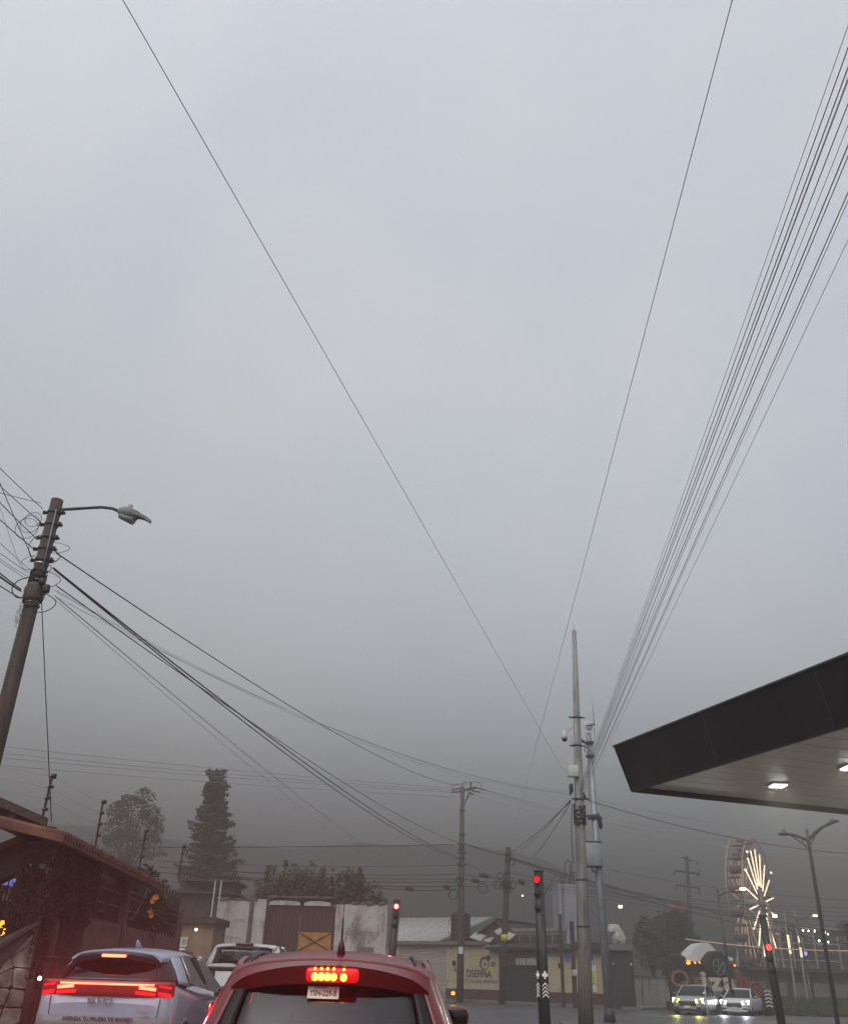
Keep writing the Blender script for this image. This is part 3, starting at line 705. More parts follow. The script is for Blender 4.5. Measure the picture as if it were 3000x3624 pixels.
# ------------------------------------------------------------------ shop row
SP = Plane((gx(1362, 80), 80), (gx(2168, 69), 69))
shop = thing('shop_building', 'single storey cream shop with maroon plinth, roller shutter and painted bee sign', 'shop', SP.p, SP.rz)
ztop = SP.sz(1650, 3346)[1]; zpl = SP.sz(1700, 3503)[1]
sA, sB = SP.sz(1409, 3450)[0], SP.sz(1578, 3450)[0]; zsh = SP.sz(1500, 3353)[1]
dA, dB = SP.sz(1786, 3450)[0], SP.sz(1903, 3450)[0]; zdr = SP.sz(1840, 3417)[1]; zwn = SP.sz(1850, 3390)[1]
Ls = SP.len
def wallbit(a, b, z0_, z1_, m, nm='wall'): return MB().box(((a + b) / 2, .2, (z0_ + z1_) / 2), (b - a, .4, z1_ - z0_)).build(nm, m, shop)
wallbit(0, sA, 0, ztop, M['cream']); wallbit(sA, sB, zsh, ztop, M['cream'])
wallbit(sB, dA, zpl, ztop, M['cream']); wallbit(dA, dB, zwn, ztop - .15, M['brick']); wallbit(dB, Ls, zpl, ztop - .25, M['cream'])
for a, b in ((sB, dA), (dB, Ls)):
    MB().box(((a + b) / 2, .185, zpl / 2 - .001), (b - a, .43, zpl)).build('plinth', M['maroon'], shop)
sc_ = MB(); nslat = 22
for k in range(nslat):
    z0_, z1_ = zsh * k / nslat, zsh * (k + 1) / nslat
    MB().prism([(z0_ + .01, .10), (z0_ + .03, .07), (z1_ - .03, .07), (z1_, .10), (z1_, .13), (z0_ + .01, .13)], lambda a, b, d: V((d, b, a)), sA + .05, sB - .05).build('shutter_slat', M['shutter'], shop)
MB().box((sA + .025, .08, zsh / 2), (.05, .1, zsh)).build('shutter_guide', M['galv'], shop); MB().box((sB - .025, .08, zsh / 2), (.05, .1, zsh)).build('shutter_guide', M['galv'], shop)
MB().box(((dA + dB) / 2, .14, zdr / 2), (dB - dA - .1, .06, zdr)).build('metal_gate', M['carblack'], shop)
pA = SP.sz(1778, 3450)[0]
MB().box((pA, .1, ztop / 2 - .1), (.36, .62, ztop - .2)).build('pilaster', M['maroon'], shop)
for a, b in ((.32, .62), (.66, .93)):
    s0, s1 = dA + (dB - dA) * a, dA + (dB - dA) * b
    wn = MB().box(((s0 + s1) / 2, .12, (zdr + zwn) / 2), (s1 - s0, .05, zwn - zdr - .06)).build('window', M['boxgrey'], shop)
    for k in (1, 2): MB().box((s0 + (s1 - s0) * k / 3, .09, (zdr + zwn) / 2 - .1), (.03, .03, (zwn - zdr) * .5)).build('mullion', M['iron'], wn)
wallbit(dA, dA + (dB - dA) * .31, zdr, zwn - .002, M['brick'])
MB().box((dB + .1, .1, ztop / 2 - .2), (.2, .5, ztop - .45)).build('pilaster', M['carblack'], shop)
# eave of old corrugated sheet
MB().box((Ls * .24, .1, ztop + .13), (Ls * .48, .9, .24)).build('parapet', M['block'], shop)
ro = MB()
for k in range(46):
    s_ = Ls * .50 + k * Ls * .48 / 46; ro.tube([(s_, -.55, ztop - .22), (s_, 1.6, ztop + .12)], .11, 6)
tag(ro.build('corrugated_eave', M['darkwall'], shop), kind='stuff')
# lettering on the cream wall
s_, z_ = SP.sz(1612, 3430); text_obj('L', .62, M['ink'], shop, upright(s_, -.008, z_), bold=.012)
s_, z_ = SP.sz(1606, 3410); MB().lathe([(.01, 0), (.2, 0), (.2, .01), (.01, .01)], n=14, m=Matrix.Translation((s_, -.002, z_)) @ Matrix.Rotation(pi / 2, 4, 'X')).build('painted_dot', M['ink'], shop)
s0, z_ = SP.sz(1648, 3446); s1, _ = SP.sz(1739, 3450)
t = text_obj('OSEFINA', .68, M['ink'], shop, upright((s0 + s1) / 2, -.008, z_ - .03), bold=.014)
t.scale.x *= (s1 - s0) / max(.01, t.dimensions.x)
text_obj('J', .68, M['ink'], shop, upright(s0 - .33, -.008, z_ - .03), bold=.02)
s_, z_ = SP.sz(1702, 3473); text_obj('\u00a1Es la que domina!', .40, M['ink'], shop, upright(s_, -.008, z_), ext=.004)
# round bee-flower emblem above the name
s_, z_ = SP.sz(1713, 3412)
def disc(ps, pz, rx, rz_, m, y_, nm='painted_emblem'):
    MB().prism([(ps + rx * cos(2 * pi * k / 18), pz + rz_ * sin(2 * pi * k / 18)) for k in range(18)], f3, y_, y_ + .012).build(nm, m, shop)
disc(s_ - .36, z_ + .32, .36, .22, M['yellow'], -.004); disc(s_ + .42, z_ - .36, .38, .24, M['yellow'], -.004)
disc(s_ + .02, z_ + .02, .42, .46, M['ink'], -.010); disc(s_ + .05, z_ - .02, .30, .34, M['cream'], -.016); disc(s_ + .08, z_ - .04, .10, .10, M['ink'], -.022); disc(s_ + .36, z_ + .4, .2, .18, M['ink'], -.008)
s2, z2 = SP.sz(1745, 3414); disc(s2, z2, .24, .18, M['inkgrey'], -.004)
# right hand cream panel: little notice, wall plant, posters
s_, z_ = SP.sz(2007, 3392); MB().box((s_, -.012, z_), (.42, .02, .5)).build('notice', M['blue'], shop)
s_, z_ = SP.sz(1984, 3412); MB().rbox((s_, -.1, z_ - .1), (.3, .16, .3), .04).build('wall_bracket', M['leafdark'], shop)
pw = [((2070, 3378), (2112, 3512)), ((2128, 3384), (2166, 3514))]
for k, (a, b) in enumerate(pw):
    s0, z1 = SP.sz(*a); s1, z0 = SP.sz(*b)
    po = thing('poster', ['wall poster with a blue top and yellow block behind the steel pole', 'pale wall poster with small yellow and grey marks right of the steel pole'][k], 'poster', SP.w((s0 + s1) / 2, -.02, (z0 + z1) / 2), SP.rz, 'posters on the shop wall')
    wd, ht = s1 - s0, z1 - z0
    MB().box((0, 0, 0), (wd, .012, ht)).build('sheet', M['paper'], po)
    def bit(cx, cz, w_, h_, m): MB().box((cx * wd, -.009, cz * ht), (w_ * wd, .008, h_ * ht)).build('print', m, po)
    if k == 0:
        bit(.12, .34, .62, .3, M['blue']); bit(.18, .26, .3, .14, M['paper']); bit(.08, -.1, .66, .3, M['yellow']); bit(.06, -.1, .26, .06, M['ink'])
        for q_ in (-.3, -.08, .14, .34): bit(q_, -.29, .12, .05, M['ink'])
    else:
        bit(.1, .3, .14, .06, M['ink']); bit(-.05, .16, .3, .1, M['inkgrey']); bit(.22, .02, .16, .16, M['yellow']); bit(.05, -.05, .2, .05, M['inkgrey']); bit(-.2, -.24, .1, .04, M['ink'])
# signboard beam over the right part
sx0 = SP.sz(2040, 3400)[0]
MB().box(((sx0 + Ls) / 2, -.1, ztop - .02), (Ls - sx0, .7, .5)).build('fascia_board', M['postdark'], shop)
# pavement in front of the shops
g = MB(); a0, a1, a2, a3 = SP.w(-3, -3.0), SP.w(Ls + 3.0, -2.4), SP.w(Ls + 3.0, 4), SP.w(-3, 4)
g.add([(q.x, q.y, .15) for q in (a0, a1, a2, a3)] + [(q.x, q.y, -.02) for q in (a0, a1, a2, a3)], [(0, 1, 2, 3), (0, 4, 5, 1), (1, 5, 6, 2), (3, 7, 4, 0)])
st('pavement_shops', g, M['pavement'])
g = MB(); b0, b1 = SP.w(-3, -3.16), SP.w(Ls + 3.0, -2.56)
g.add([(q.x, q.y, z_) for z_ in (.17, -.02) for q in (b0, b1, a1 + V((0, .002, 0)), a0 + V((0, .002, 0)))], [(0, 1, 2, 3), (0, 4, 5, 1), (2, 6, 7, 3), (1, 5, 6, 2), (3, 7, 4, 0)])
st('kerb_shops', g, M['kerb'])

# roofs behind the shop
sh = thing('sheet_roofed_shed', 'pale metal sheet roof of the shed behind the shop and water tank', 'shed', SP.w(0, 1.2), SP.rz)
def sp2(px, py, y_):                 # pixel on a plane parallel to the shop, y_ metres behind
    P2 = Plane(tuple(SP.w(0, y_))[:2], tuple(SP.w(Ls, y_))[:2]); return P2.sz(px, py)
e0, e1 = sp2(1402, 3314, 1.4), sp2(1625, 3322, 1.4); h0, h1 = sp2(1415, 3250, 9), sp2(1738, 3262, 9)
m_ = MB(); m_.patch((e0[0], .2, ztop + .3), (h1[0] - .6, .2, ztop + .3), (h1[0], 7.8, h0[1]), (h0[0], 7.8, h0[1]), 30, 1, (0, 0, 0), (0, 0, -.08)); m_.build('roof', M['sheet'], sh)
MB().box(((e0[0] + h1[0]) / 2, 4, (ztop + .2) / 2), (h1[0] - e0[0] - 1.2, 6.8, ztop + .15)).build('wall', M['brick'], sh)
for k in range(14):
    u = (k + .5) / 14; a_ = V((e0[0] * (1 - u) + (h1[0] - .6) * u, .2, ztop + .315)); b_ = V((h0[0] * (1 - u) + h1[0] * u, 7.8, h0[1] + .015)); MB().bar(a_, b_, .05, .05).build('roof_seam', M['sheet'], sh)
gb = thing('gabled_shed', 'reddish brown gable wall with a patched sheet roof behind the shop sign', 'shed', SP.w(0, 2.2), SP.rz)
g0, g1, g2 = sp2(1652, 3342, 2.2), sp2(1762, 3258, 2.2), sp2(1810, 3338, 2.2)
MB().prism([(g0[0], ztop - .5), (g2[0], ztop - .5), (g2[0], ztop + .25), (g1[0], g1[1]), (g0[0], ztop + .1)], f3, 0, 6).build('wall', M['brick'], gb)
for a, b in ((g0, g1), (g1, g2)):
    za, zb_ = (ztop + .1 if a is g0 else a[1]), (ztop + .25 if b is g2 else b[1])
    MB().patch((a[0] - .1, -.35, za + .05), (b[0] + .1, -.35, zb_ + .05), (b[0] + .1, 6.2, zb_ + .05), (a[0] - .1, 6.2, za + .05), 2, 2, (0, 0, 0), (0, 0, .07)).build('roof', M['darkwall'], gb)
for px, py, w_, r_ in ((1690, 3316, 1.0, -.45), (1722, 3330, .9, .2), (1768, 3296, .45, -1.0), (1800, 3314, .6, -.5)):
    s_, z_ = sp2(px, py, 1.6); MB().box(None, (w_, .9, .04), m=Matrix.Translation((s_, -.55, z_)) @ Matrix.Rotation(r_ * -.6, 4, 'Y') @ Matrix.Rotation(.5, 4, 'X')).build('loose_sheet', M['sheet'], gb)
bw = thing('block_wall', 'unfinished grey block wall right of the gabled shed', 'wall', SP.w(0, 3.5), SP.rz)
b0, b1 = sp2(1800, 3298, 3.5), sp2(1995, 3306, 3.5)
MB().box(((b0[0] + b1[0]) / 2, .2, b0[1] / 2), (b1[0] - b0[0], .4, b0[1])).build('wall', M['block'], bw)
MB().box(((b0[0] + b1[0]) / 2, .2, b0[1] + .12), (b1[0] - b0[0] + .2, .5, .22)).build('ring_beam', M['concrete'], bw)
for k in range(5):
    s_ = b0[0] + (b1[0] - b0[0]) * (k + .5) / 5; MB().box((s_, -.02, b0[1] - .55), (.75, .06, .6)).build('block_panel', M['darkwall'], bw)

# water tank on its platform
a, b = sp2(1582, 3222, .9), sp2(1641, 3300, .9); rad = (b[0] - a[0]) / 2; cs = (a[0] + b[0]) / 2
wt = thing('water_tank', 'black ribbed plastic water tank on the shop roof behind the utility pole', 'tank', SP.w(cs, .9 + rad, ztop + .25), SP.rz)
H_ = a[1] - (ztop + .25)
pr = [(rad * .98, .12)]
for k in range(5): z_ = .15 + k * H_ * .15; pr += [(rad, z_ + .03), (rad, z_ + H_ * .11), (rad * .95, z_ + H_ * .13)]
pr += [(rad, H_ * .8), (rad * .86, H_ * .92), (rad * .45, H_ * .99)]
MB().lathe(pr, n=24).build('tank_body', M['tank'], wt); MB().lathe([(rad * .3, H_ * .98), (rad * .3, H_ * 1.04), (rad * .1, H_ * 1.07)], n=14).build('lid', M['tank'], wt)
MB().tube([(-rad * .2, 0, H_), (-rad * .2, 0, H_ + .5)], .03, 5).build('vent_pipe', M['tank'], wt)
MB().box((-.2, 0, 0), (rad * 2.8, rad * 2.4, .24)).build('platform', M['darkwall'], wt)
MB().tube([(-rad, -.1, .35), (-rad - .35, -.1, .9), (-rad - .2, -.1, 1.6), (-rad + .02, -.1, 1.9)], .03, 6).build('pipe', M['galv'], wt)

# slim unfinished tower with rebar on top
q = at(2010, 3130, 92)
tr_ = thing('narrow_tower', 'narrow pale blue grey building with bent rebar on its roof behind the concrete pole', 'building', (q.x, 92, 0))
wd = at(2050, 3200, 92).x - at(1978, 3200, 92).x
MB().box((0, 2, q.z / 2), (wd, 4, q.z)).build('wall', M['bluewhite'], tr_)
MB().box((-wd * .3, -.03, q.z * .62), (.16, .1, q.z * .7)).build('drain_pipe', M['block'], tr_)
for dx, tx, h_ in ((-.5, -2.6, -1.6), (-.3, .3, 2.2), (.3, .5, 1.9), (-.4, -1.6, 1.4), (.6, .1, 2.3), (.1, 1.2, 1.2)):
    MB().tube([(dx, .5, q.z), (dx + (tx - dx) * .3, .5, q.z + max(.9, h_ * .9)), (tx, .5, q.z + h_)], .06, 5).build('rebar', M['darksteel'], tr_)
for px, z_ in ((1981, 3240), (2022, 3262)):
    a = at(px, z_, 66); pp = thing('dark_post', 'dark upright post %s the concrete pole' % ('further left of' if px < 2000 else 'close against the left side of'), 'post', (a.x, 66, 0), 0, 'dark posts before the shop')
    MB().bar((0, 0, 0), (0, 0, a.z), .2 if px < 2000 else .27, .2).build('post', M['postdark'], pp)
    MB().rbox((.05, -.16, at(px, 3445, 66).z), (.4, .3, .4), .06).build('meter_box', M['boxgrey'], pp) if px > 2000 else MB().box((0, 0, a.z + .03), (.26, .26, .06)).build('cap', M['postdark'], pp)

# kiosk with a pale stone figure on top
kx0, kx1 = gx(2172, 66), gx(2246, 66); kz = at(2200, 3366, 66).z
ks = thing('dark_kiosk', 'dark brown kiosk with a flat concrete slab roof at the right end of the shop', 'kiosk', ((kx0 + kx1) / 2, 66, 0))
MB().box((0, 1, kz / 2), (kx1 - kx0, 2, kz)).build('wall', M['postdark'], ks); MB().box((-.12, .95, kz + .2), (kx1 - kx0 + .1, 2.3, .38)).build('roof', M['block'], ks)
MB().box((0, -.03, kz * .45), ((kx1 - kx0) * .7, .06, kz * .86)).build('door', M['carblack'], ks)
for dx in (-.48, .38): MB().rbox((dx * (kx1 - kx0), -.06, at(2200, 3413, 66).z), (.13, .08, .12), .02).build('small_light', M['boxgrey'], ks)
q = at(2192, 3350, 66)
fg = thing('stone_figure', 'weathered white carved figure leaning on top of the kiosk roof', 'statue', (q.x, 66.8, kz + .39))
hh = at(2192, 3272, 66).z - kz - .39
m_ = MB(); m_.tube([(.25, 0, 0), (.18, 0, hh * .25), (.05, 0, hh * .5), (-.12, -.02, hh * .75), (-.2, -.05, hh * .9), (-.2, -.04, hh)], [.42, .46, .44, .42, .40, .28], 10); m_.build('torso', M['statue'], fg)
m_ = MB(); m_.rbox((-.42, -.3, hh * .72), (.46, .35, .36), .08); m_.build('muzzle', M['statue'], fg)
m_ = MB(); m_.rbox((-.2, -.1, hh * .93), (.6, .5, .2), .06); m_.build('brow', M['statue'], fg)
m_ = MB(); m_.tube([(.1, -.35, hh * .1), (-.1, -.42, hh * .35), (.05, -.4, hh * .55)], [.14, .13, .1], 8); m_.build('arm', M['statue'], fg)

# right hand low white wall and dark trees
lw = Plane((gx(2244, 74), 74), (gx(2440, 92), 92))
lo = thing('low_white_wall', 'low dirty white wall under the dark trees right of the kiosk', 'wall', lw.p, lw.rz)
zl = lw.sz(2300, 3462)[1]
MB().box((lw.len / 2, .15, zl / 2), (lw.len, .3, zl)).build('wall', M['whitewall'], lo); MB().box((lw.len / 2, .15, zl + .06), (lw.len, .42, .12)).build('coping', M['block'], lo)

# ------------------------------------------------------------------ trees
def tree(name, label, loc, trunk, blobs, n, size, m, seed, r0=.25):
    t = thing(name, label, 'tree', loc, rnd.uniform(0, 6)); t.rotation_euler = (0, 0, 0)
    rr = random.Random(seed)
    mb = MB(); mb.tube([(0, 0, 0), (.1, 0, trunk * .5), (0, .1, trunk)], [r0, r0 * .75, r0 * .45], 8)
    for b in blobs: mb.tube([(0, 0, trunk * .7), ((b[0]) * .5, b[1] * .5, (trunk * .7 + b[2]) * .5), (b[0], b[1], b[2])], [r0 * .45, r0 * .25, .03], 6)
    mb.build('trunk', M['bark'], t)
    mb = MB()
    for b in blobs:
        mb.leaves((b[0], b[1], b[2]), (b[3], b[3], b[4]), int(n * b[3] * b[4]), size, rr, .1)
        for _ in range(5):
            a_ = rr.uniform(0, 6.28); e_ = rr.uniform(-.6, 1.2); c = (b[0] + cos(a_) * cos(e_) * b[3], b[1] + sin(a_) * cos(e_) * b[3], b[2] + sin(e_) * b[4])
            mb.leaves(c, (b[3] * .38, b[3] * .38, b[4] * .34), int(n * .14 * b[3] * b[4]), size, rr)
    mb.build('crown', m, t); return t
D = 96
q = at(470, 2900, D); k_ = D / 3700
tree('round_tree', 'round broadleaf tree fading into fog left of the tall pine', (q.x, D, 0), at(470, 3000, D).z,
     [((px - 470) * k_, (rnd.random() - .5) * 2, at(px, py, D).z, r_ * k_, r2 * k_) for px, py, r_, r2 in
      ((505, 2825, 50, 38), (470, 2870, 75, 50), (420, 2880, 50, 48), (500, 2920, 80, 60), (410, 2950, 60, 50), (570, 2935, 35, 34), (540, 2880, 40, 40), (460, 3000, 90, 50), (550, 3010, 60, 45))], 150, .16, M['leafdark'], 21, .4)
# tall Norfolk-type pine: tiers of drooping branches
D = 84
tp = at(772, 2742, D); bx = gx(705, D); q = V((gx(728, D), D, 0)); topz = tp.z
pine = thing('pine_tree', 'tall dark pine with tiered branches fading into fog behind the yard', 'tree', (q.x, D, 0))
lean = at(764, 2742, D).x - q.x
MB().tube([(0, 0, 0), (lean * .5, 0, topz * .5), (lean, 0, topz)], [.4, .25, .04], 8).build('trunk', M['bark'], pine)
rr = random.Random(31); mb = MB(); br = MB()
z_ = 1.5; hw = 128 * D / 3700
while z_ < topz + .2:
    f_ = z_ / topz; cx = lean * f_; Lb = hw * min(1.0, (1.16 - f_) * 1.5) * rr.uniform(.78, 1.08)
    for k in range(13):
        a_ = k * 2 * pi / 13 + rr.uniform(-.2, .2); l_ = Lb * rr.uniform(.62, 1.16)
        d = V((cos(a_), sin(a_), 0)); rise = .16; p0 = V((cx, 0, z_ + rr.uniform(-.38, .38)))
        br.tube([p0, p0 + d * l_ * .6 + V((0, 0, l_ * .02)), p0 + d * l_ + V((0, 0, l_ * rise))], [.05, .03, .01], 4)
        for t_ in range(9):
            u = .2 + .8 * t_ / 8; c = p0 + d * l_ * u + V((0, 0, l_ * rise * u * u - .02))
            mb.leaves(c, (.26, .26, .2), 9, .16, rr)
    z_ += .46 + .1 * rr.random()
br.build('branch', M['bark'], pine); mb.build('crown', M['leafdark'], pine)
# dark trees behind the low white wall
D = 92
for i, (px, blobs, lb) in enumerate(((2300, ((2270, 3330, 40, 50), (2300, 3290, 45, 45), (2330, 3340, 50, 60), (2290, 3390, 55, 45)), 'dark bushy tree rising behind the kiosk'),
                                     (2400, ((2370, 3260, 55, 50), (2410, 3290, 50, 55), (2380, 3340, 70, 60), (2430, 3360, 45, 50), (2360, 3400, 60, 40)), 'large dark tree above the low white wall'))):
    q = at(px, 3300, D + i * 5); k_ = (D + i * 5) / 3700
    tree('dark_tree', lb, (q.x, D + i * 5, 0), at(px, 3420, D).z, [((a - px) * k_, (rnd.random() - .5) * 2, at(a, b, D + i * 5).z, c * k_, d * k_) for a, b, c, d in blobs], 190, .17, M['leafdark'], 40 + i, .3)
D = 118
for i, (px, py, r_) in enumerate(((2800, 3330, 60), (2905, 3345, 55), (2990, 3320, 70), (2640, 3370, 60))):
    q = at(px, py, D + i * 4); k_ = (D + i * 4) / 3700
    tree('far_tree', ['dim tree behind the fairground masts', 'dim tree behind the double armed street lamp', 'dim tree at the right edge of the fairground', 'dim tree behind the raised off-road truck'][i], (q.x, D + i * 4, 0), q.z * .6,
         [(dx * r_ * k_, 0, q.z + dz * r_ * k_, r_ * k_ * s_, r_ * k_ * s_ * .8) for dx, dz, s_ in ((0, 0, .8), (-.6, -.3, .6), (.6, -.2, .6), (.1, .5, .5), (-.2, -.9, .7), (.4, -1.0, .7))], 120, .2, M['leafdark'], 60 + i, .25)

# ================================================================== VEHICLES
def mirror_x(p): return V((-p[0], p[1], p[2]))
def wheel_set(parent, W, ys, r=.33, tw=.21, rimm=None):
    first = None
    for y_ in ys:
        for sx in (-1, 1):
            c = Matrix.Translation((sx * (W / 2 - tw / 2 - .01), y_, r)) @ Matrix.Rotation(sx * pi / 2, 4, 'Y')
            if first is None:
                ty = MB().lathe([(r * .62, -tw / 2), (r * .93, -tw / 2), (r, -tw * .3), (r, tw * .3), (r * .93, tw / 2), (r * .62, tw / 2 - .02)], n=28).mesh('wheel'); ty.materials.append(M['rubber'])
                rm = MB().lathe([(.02, tw * .32), (r * .2, tw * .36), (r * .2, tw * .3), (r * .22, tw * .22)], n=12)
                for k in range(7):
                    a_ = 2 * pi * k / 7; rm.bar((r * .15 * cos(a_), r * .15 * sin(a_), tw * .3), (r * .62 * cos(a_), r * .62 * sin(a_), tw * .36), .05, .03)
                rm.lathe([(r * .58, tw * .2), (r * .64, tw * .42), (r * .66, tw * .42), (r * .66, -tw * .3)], n=24, caps=False); rm.lathe([(.0001, tw * .05), (r * .6, tw * .05)], n=20, caps=False)
                rme = rm.mesh('rim'); rme.materials.append(rimm or M['galv']); first = 1
            o = bpy.data.objects.new('wheel', ty); COL.objects.link(o); o.parent = parent; o.matrix_basis = c
            r2 = bpy.data.objects.new('rim', rme); COL.objects.link(r2); r2.parent = o
def body_loft(stations, W, bulge=1.0):
    """stations: (y, width factor, z bottom, z top, shoulder drop)"""
    mb = MB(); rows = []
    for y_, wf, zb, zt in stations:
        h = W / 2 * wf; mid = zb + (zt - zb) * .52
        half = [(h * .80, zb), (h * .95, zb + .06), (h * .985, zb + .16), (h, mid), (h * .985, zt - .16), (h * .955, zt - .07), (h * .90, zt - .02), (h * .80, zt), (h * .4, zt + .012), (0, zt + .016)]
        rows.append([V((-a, y_, b)) for a, b in half] + [V((a, y_, b)) for a, b in half[-2::-1]])
    n = len(rows[0]); vv = [p for r_ in rows for p in r_]; m = len(rows)
    fs = [(j * n + i, j * n + i + 1, (j + 1) * n + i + 1, (j + 1) * n + i) for j in range(m - 1) for i in range(n - 1)]
    mb.add(vv, fs, True)
    mb.add(rows[0], [list(range(n))], False); mb.add(rows[-1], [list(range(n))[::-1]], False)
    mb.add([p for r_ in rows for p in (r_[0], r_[-1])], [(2 * j, 2 * j + 1, 2 * j + 3, 2 * j + 2) for j in range(m - 1)], False)
    return mb
def roof_skin(wr, yB, yC, zc, crown=.06, front=.05, rear=.07, th=.035, side=.05):
    def fn(u, v):
        x = (2 * u - 1); y_ = yB + (yC - yB) * v
        edge = max(0, abs(x) - .78) / .22
        rnd_ = 1 - .06 * (max(0, v - .8) / .2) ** 2 - .05 * (max(0, .2 - v) / .2) ** 2
        z_ = zc - crown * x * x - side * edge ** 2 - front * (max(0, .45 - v) / .45) ** 2 - rear * (max(0, v - .35) / .65) ** 2
        return V((x * wr * rnd_, y_, z_))
    return fn, MB().grid(fn, 20, 14, (0, 0, -th))
def simple_wheel_arch(parent, W, ys, r, m):
    for y_ in ys:
        for sx in (-1, 1):
            mb = MB(); k = 18; x_ = sx * (W / 2 - .012); P = []
            for i in range(k + 1):
                a_ = pi * (-.06 + 1.12 * i / k)
                for rr_, dx in ((r * 1.02, 0), (r * 1.22, 0), (r * 1.22, .022 * sx), (r * 1.02, .03 * sx)): P.append((x_ + dx, y_ + rr_ * cos(a_), r + rr_ * sin(a_)))
            fs = [(4 * i + j, 4 * i + (j + 1) % 4, 4 * i + 4 + (j + 1) % 4, 4 * i + 4 + j) for i in range(k) for j in range(4)]
            mb.add(P, fs, True); mb.build('wheel_arch', m, parent)
            mb = MB(); mb.lathe([(r * 1.04, 0), (r * 1.04, .012)], n=24, m=Matrix.Translation((x_ - .010 * sx, y_, r)) @ Matrix.Rotation(sx * pi / 2, 4, 'Y')); mb.build('wheel_well', M['black'], parent)
def side_glass(parent, W, zb, pts, m, x_top, x_bot, ztop):
    """pts: outline (y, z); x from tumblehome"""
    for sx in (-1, 1):
        def xx(z_): return sx * (x_bot + (x_top - x_bot) * (z_ - zb) / (ztop - zb))
        n = len(pts); A = [V((xx(z_), y_, z_)) for y_, z_ in pts]; B = [p - V((.012 * sx, 0, 0)) for p in A]
        mb = MB().add(A + B, [list(range(n)) if sx > 0 else list(range(n))[::-1], [n + i for i in range(n)][::-1] if sx > 0 else [n + i for i in range(n)]] + [[i, (i + 1) % n, n + (i + 1) % n, n + i] for i in range(n)])
        mb.build('side_window', m, parent)
def mirrors(parent, W, y_, z_, m, both=(-1, 1), off=.13, msc=1.0):
    for sx in both:
        mb = MB(); mb.rbox((sx * (W / 2 + off), y_, z_), (.20 * msc, .11, .15 * msc), .05, seg=3); mb.bar((sx * (W / 2 - .06), y_ + .03, z_ - .07), (sx * (W / 2 + off - .05), y_, z_ - .05), .07, .04)
        mo = mb.build('side_mirror', m, parent)
        MB().rbox((sx * (W / 2 + off), y_ - .058, z_), (.155 * msc, .01, .11 * msc), .03).build('mirror_glass', M['glass_dark'], mo)
def seats(parent, xs, y_, zb, ztop):
    for x_ in xs:
        s_ = MB().rbox((x_, y_, (zb + ztop - .2) / 2), (.46, .14, ztop - .2 - zb), .06).build('seat', M['seat'], parent)
        MB().rbox((x_, y_ - .01, ztop - .06), (.25, .10, .19), .05).build('headrest', M['seat'], s_)
        MB().tube([(x_ - .06, y_, ztop - .25), (x_ - .06, y_, ztop - .1)], .008, 5).tube([(x_ + .06, y_, ztop - .25), (x_ + .06, y_, ztop - .1)], .008, 5).build('headrest_post', M['galv'], s_)

# ---------------------------------------------------------------- red hatchback just ahead
RY = 5.75
rp = at(1150, 3440, RY)
red = thing('red_hatchback', 'red hatchback close ahead with lit brake lights and a roof antenna', 'car', (rp.x + .045, RY - .28, 0), radians(2.0))
W = 1.68
body_loft([(0, .80, .42, .80), (.04, .90, .34, .97), (.16, .96, .26, 1.02), (.5, .99, .22, 1.03), (1.2, 1, .2, 1.02), (2.0, 1, .2, 1.0), (2.7, 1, .2, .98), (3.2, .98, .22, .90), (3.6, .93, .26, .80), (3.78, .80, .32, .62)], W).build('body', M['red'], red)
MB().box((0, 1.4, 1.045), (1.30, 2.3, .02)).build('interior_trim', M['black'], red)
fn, mb = roof_skin(.585, 2.25, .34, 1.558, crown=.05, front=.06, rear=.075, th=.03, side=.03)
mb.build('roof', M['red'], red)
# spoiler: a curved lip standing out behind the roof edge
def spf(u, v):
    x = (2 * u - 1); y_ = .36 - .17 * v + .12 * abs(x) ** 3 * v
    z_ = fn(u, .985).z - .004 - .030 * v - .042 * v * abs(x) ** 2.5
    return V((x * (.575 - .012 * v), y_, z_ + .002))
sp_ = MB().grid(spf, 24, 6, None)
e = [spf(i / 24, 1) for i in range(25)]
def lip(u, v):
    p = spf(u, 1); x = abs(2 * u - 1); return V((p.x * (1 - .012 * v), p.y + .035 * v, p.z - (.094 - .034 * x ** 2) * v))
sp_.grid(lip, 24, 4, None)
def und(u, v):
    p = lip(u, 1); return V((p.x * (1 - .02 * v), p.y + .20 * v, p.z - .02 * v))
sp_.grid(und, 24, 3, None)
spo = sp_.build('spoiler', M['red'], red)
# third brake light set in the lip
cx_ = .012
def lipat(x, v=.5):
    return lip((x / .575 + 1) / 2, v)
mb = MB(); mb.rbox(lipat(cx_, .52) + V((0, -.004, 0)), (.30, .05, .075), .02); lens_ = mb.build('brake_lamp', M['litbright'], red)
for k in range(5):
    x_ = cx_ - .10 + k * .036 + (.022 if k == 4 else 0)
    MB().ball(lipat(x_, .62) + V((0, -.030, 0)), .020, 10, (1, .5, 1)).build('led', M['led'], lens_)
    MB().ball(lipat(x_, .20) + V((0, -.028, 0)), .006, 6, (1, .5, 1)).build('led', M['led'], lens_)
lp = lipat(cx_, .5) + V((0, -.09, .0)); spot_lamp('brake_glow', lp, (1, .02, .025), 50, red, (0, -1, .05), 120, .03)
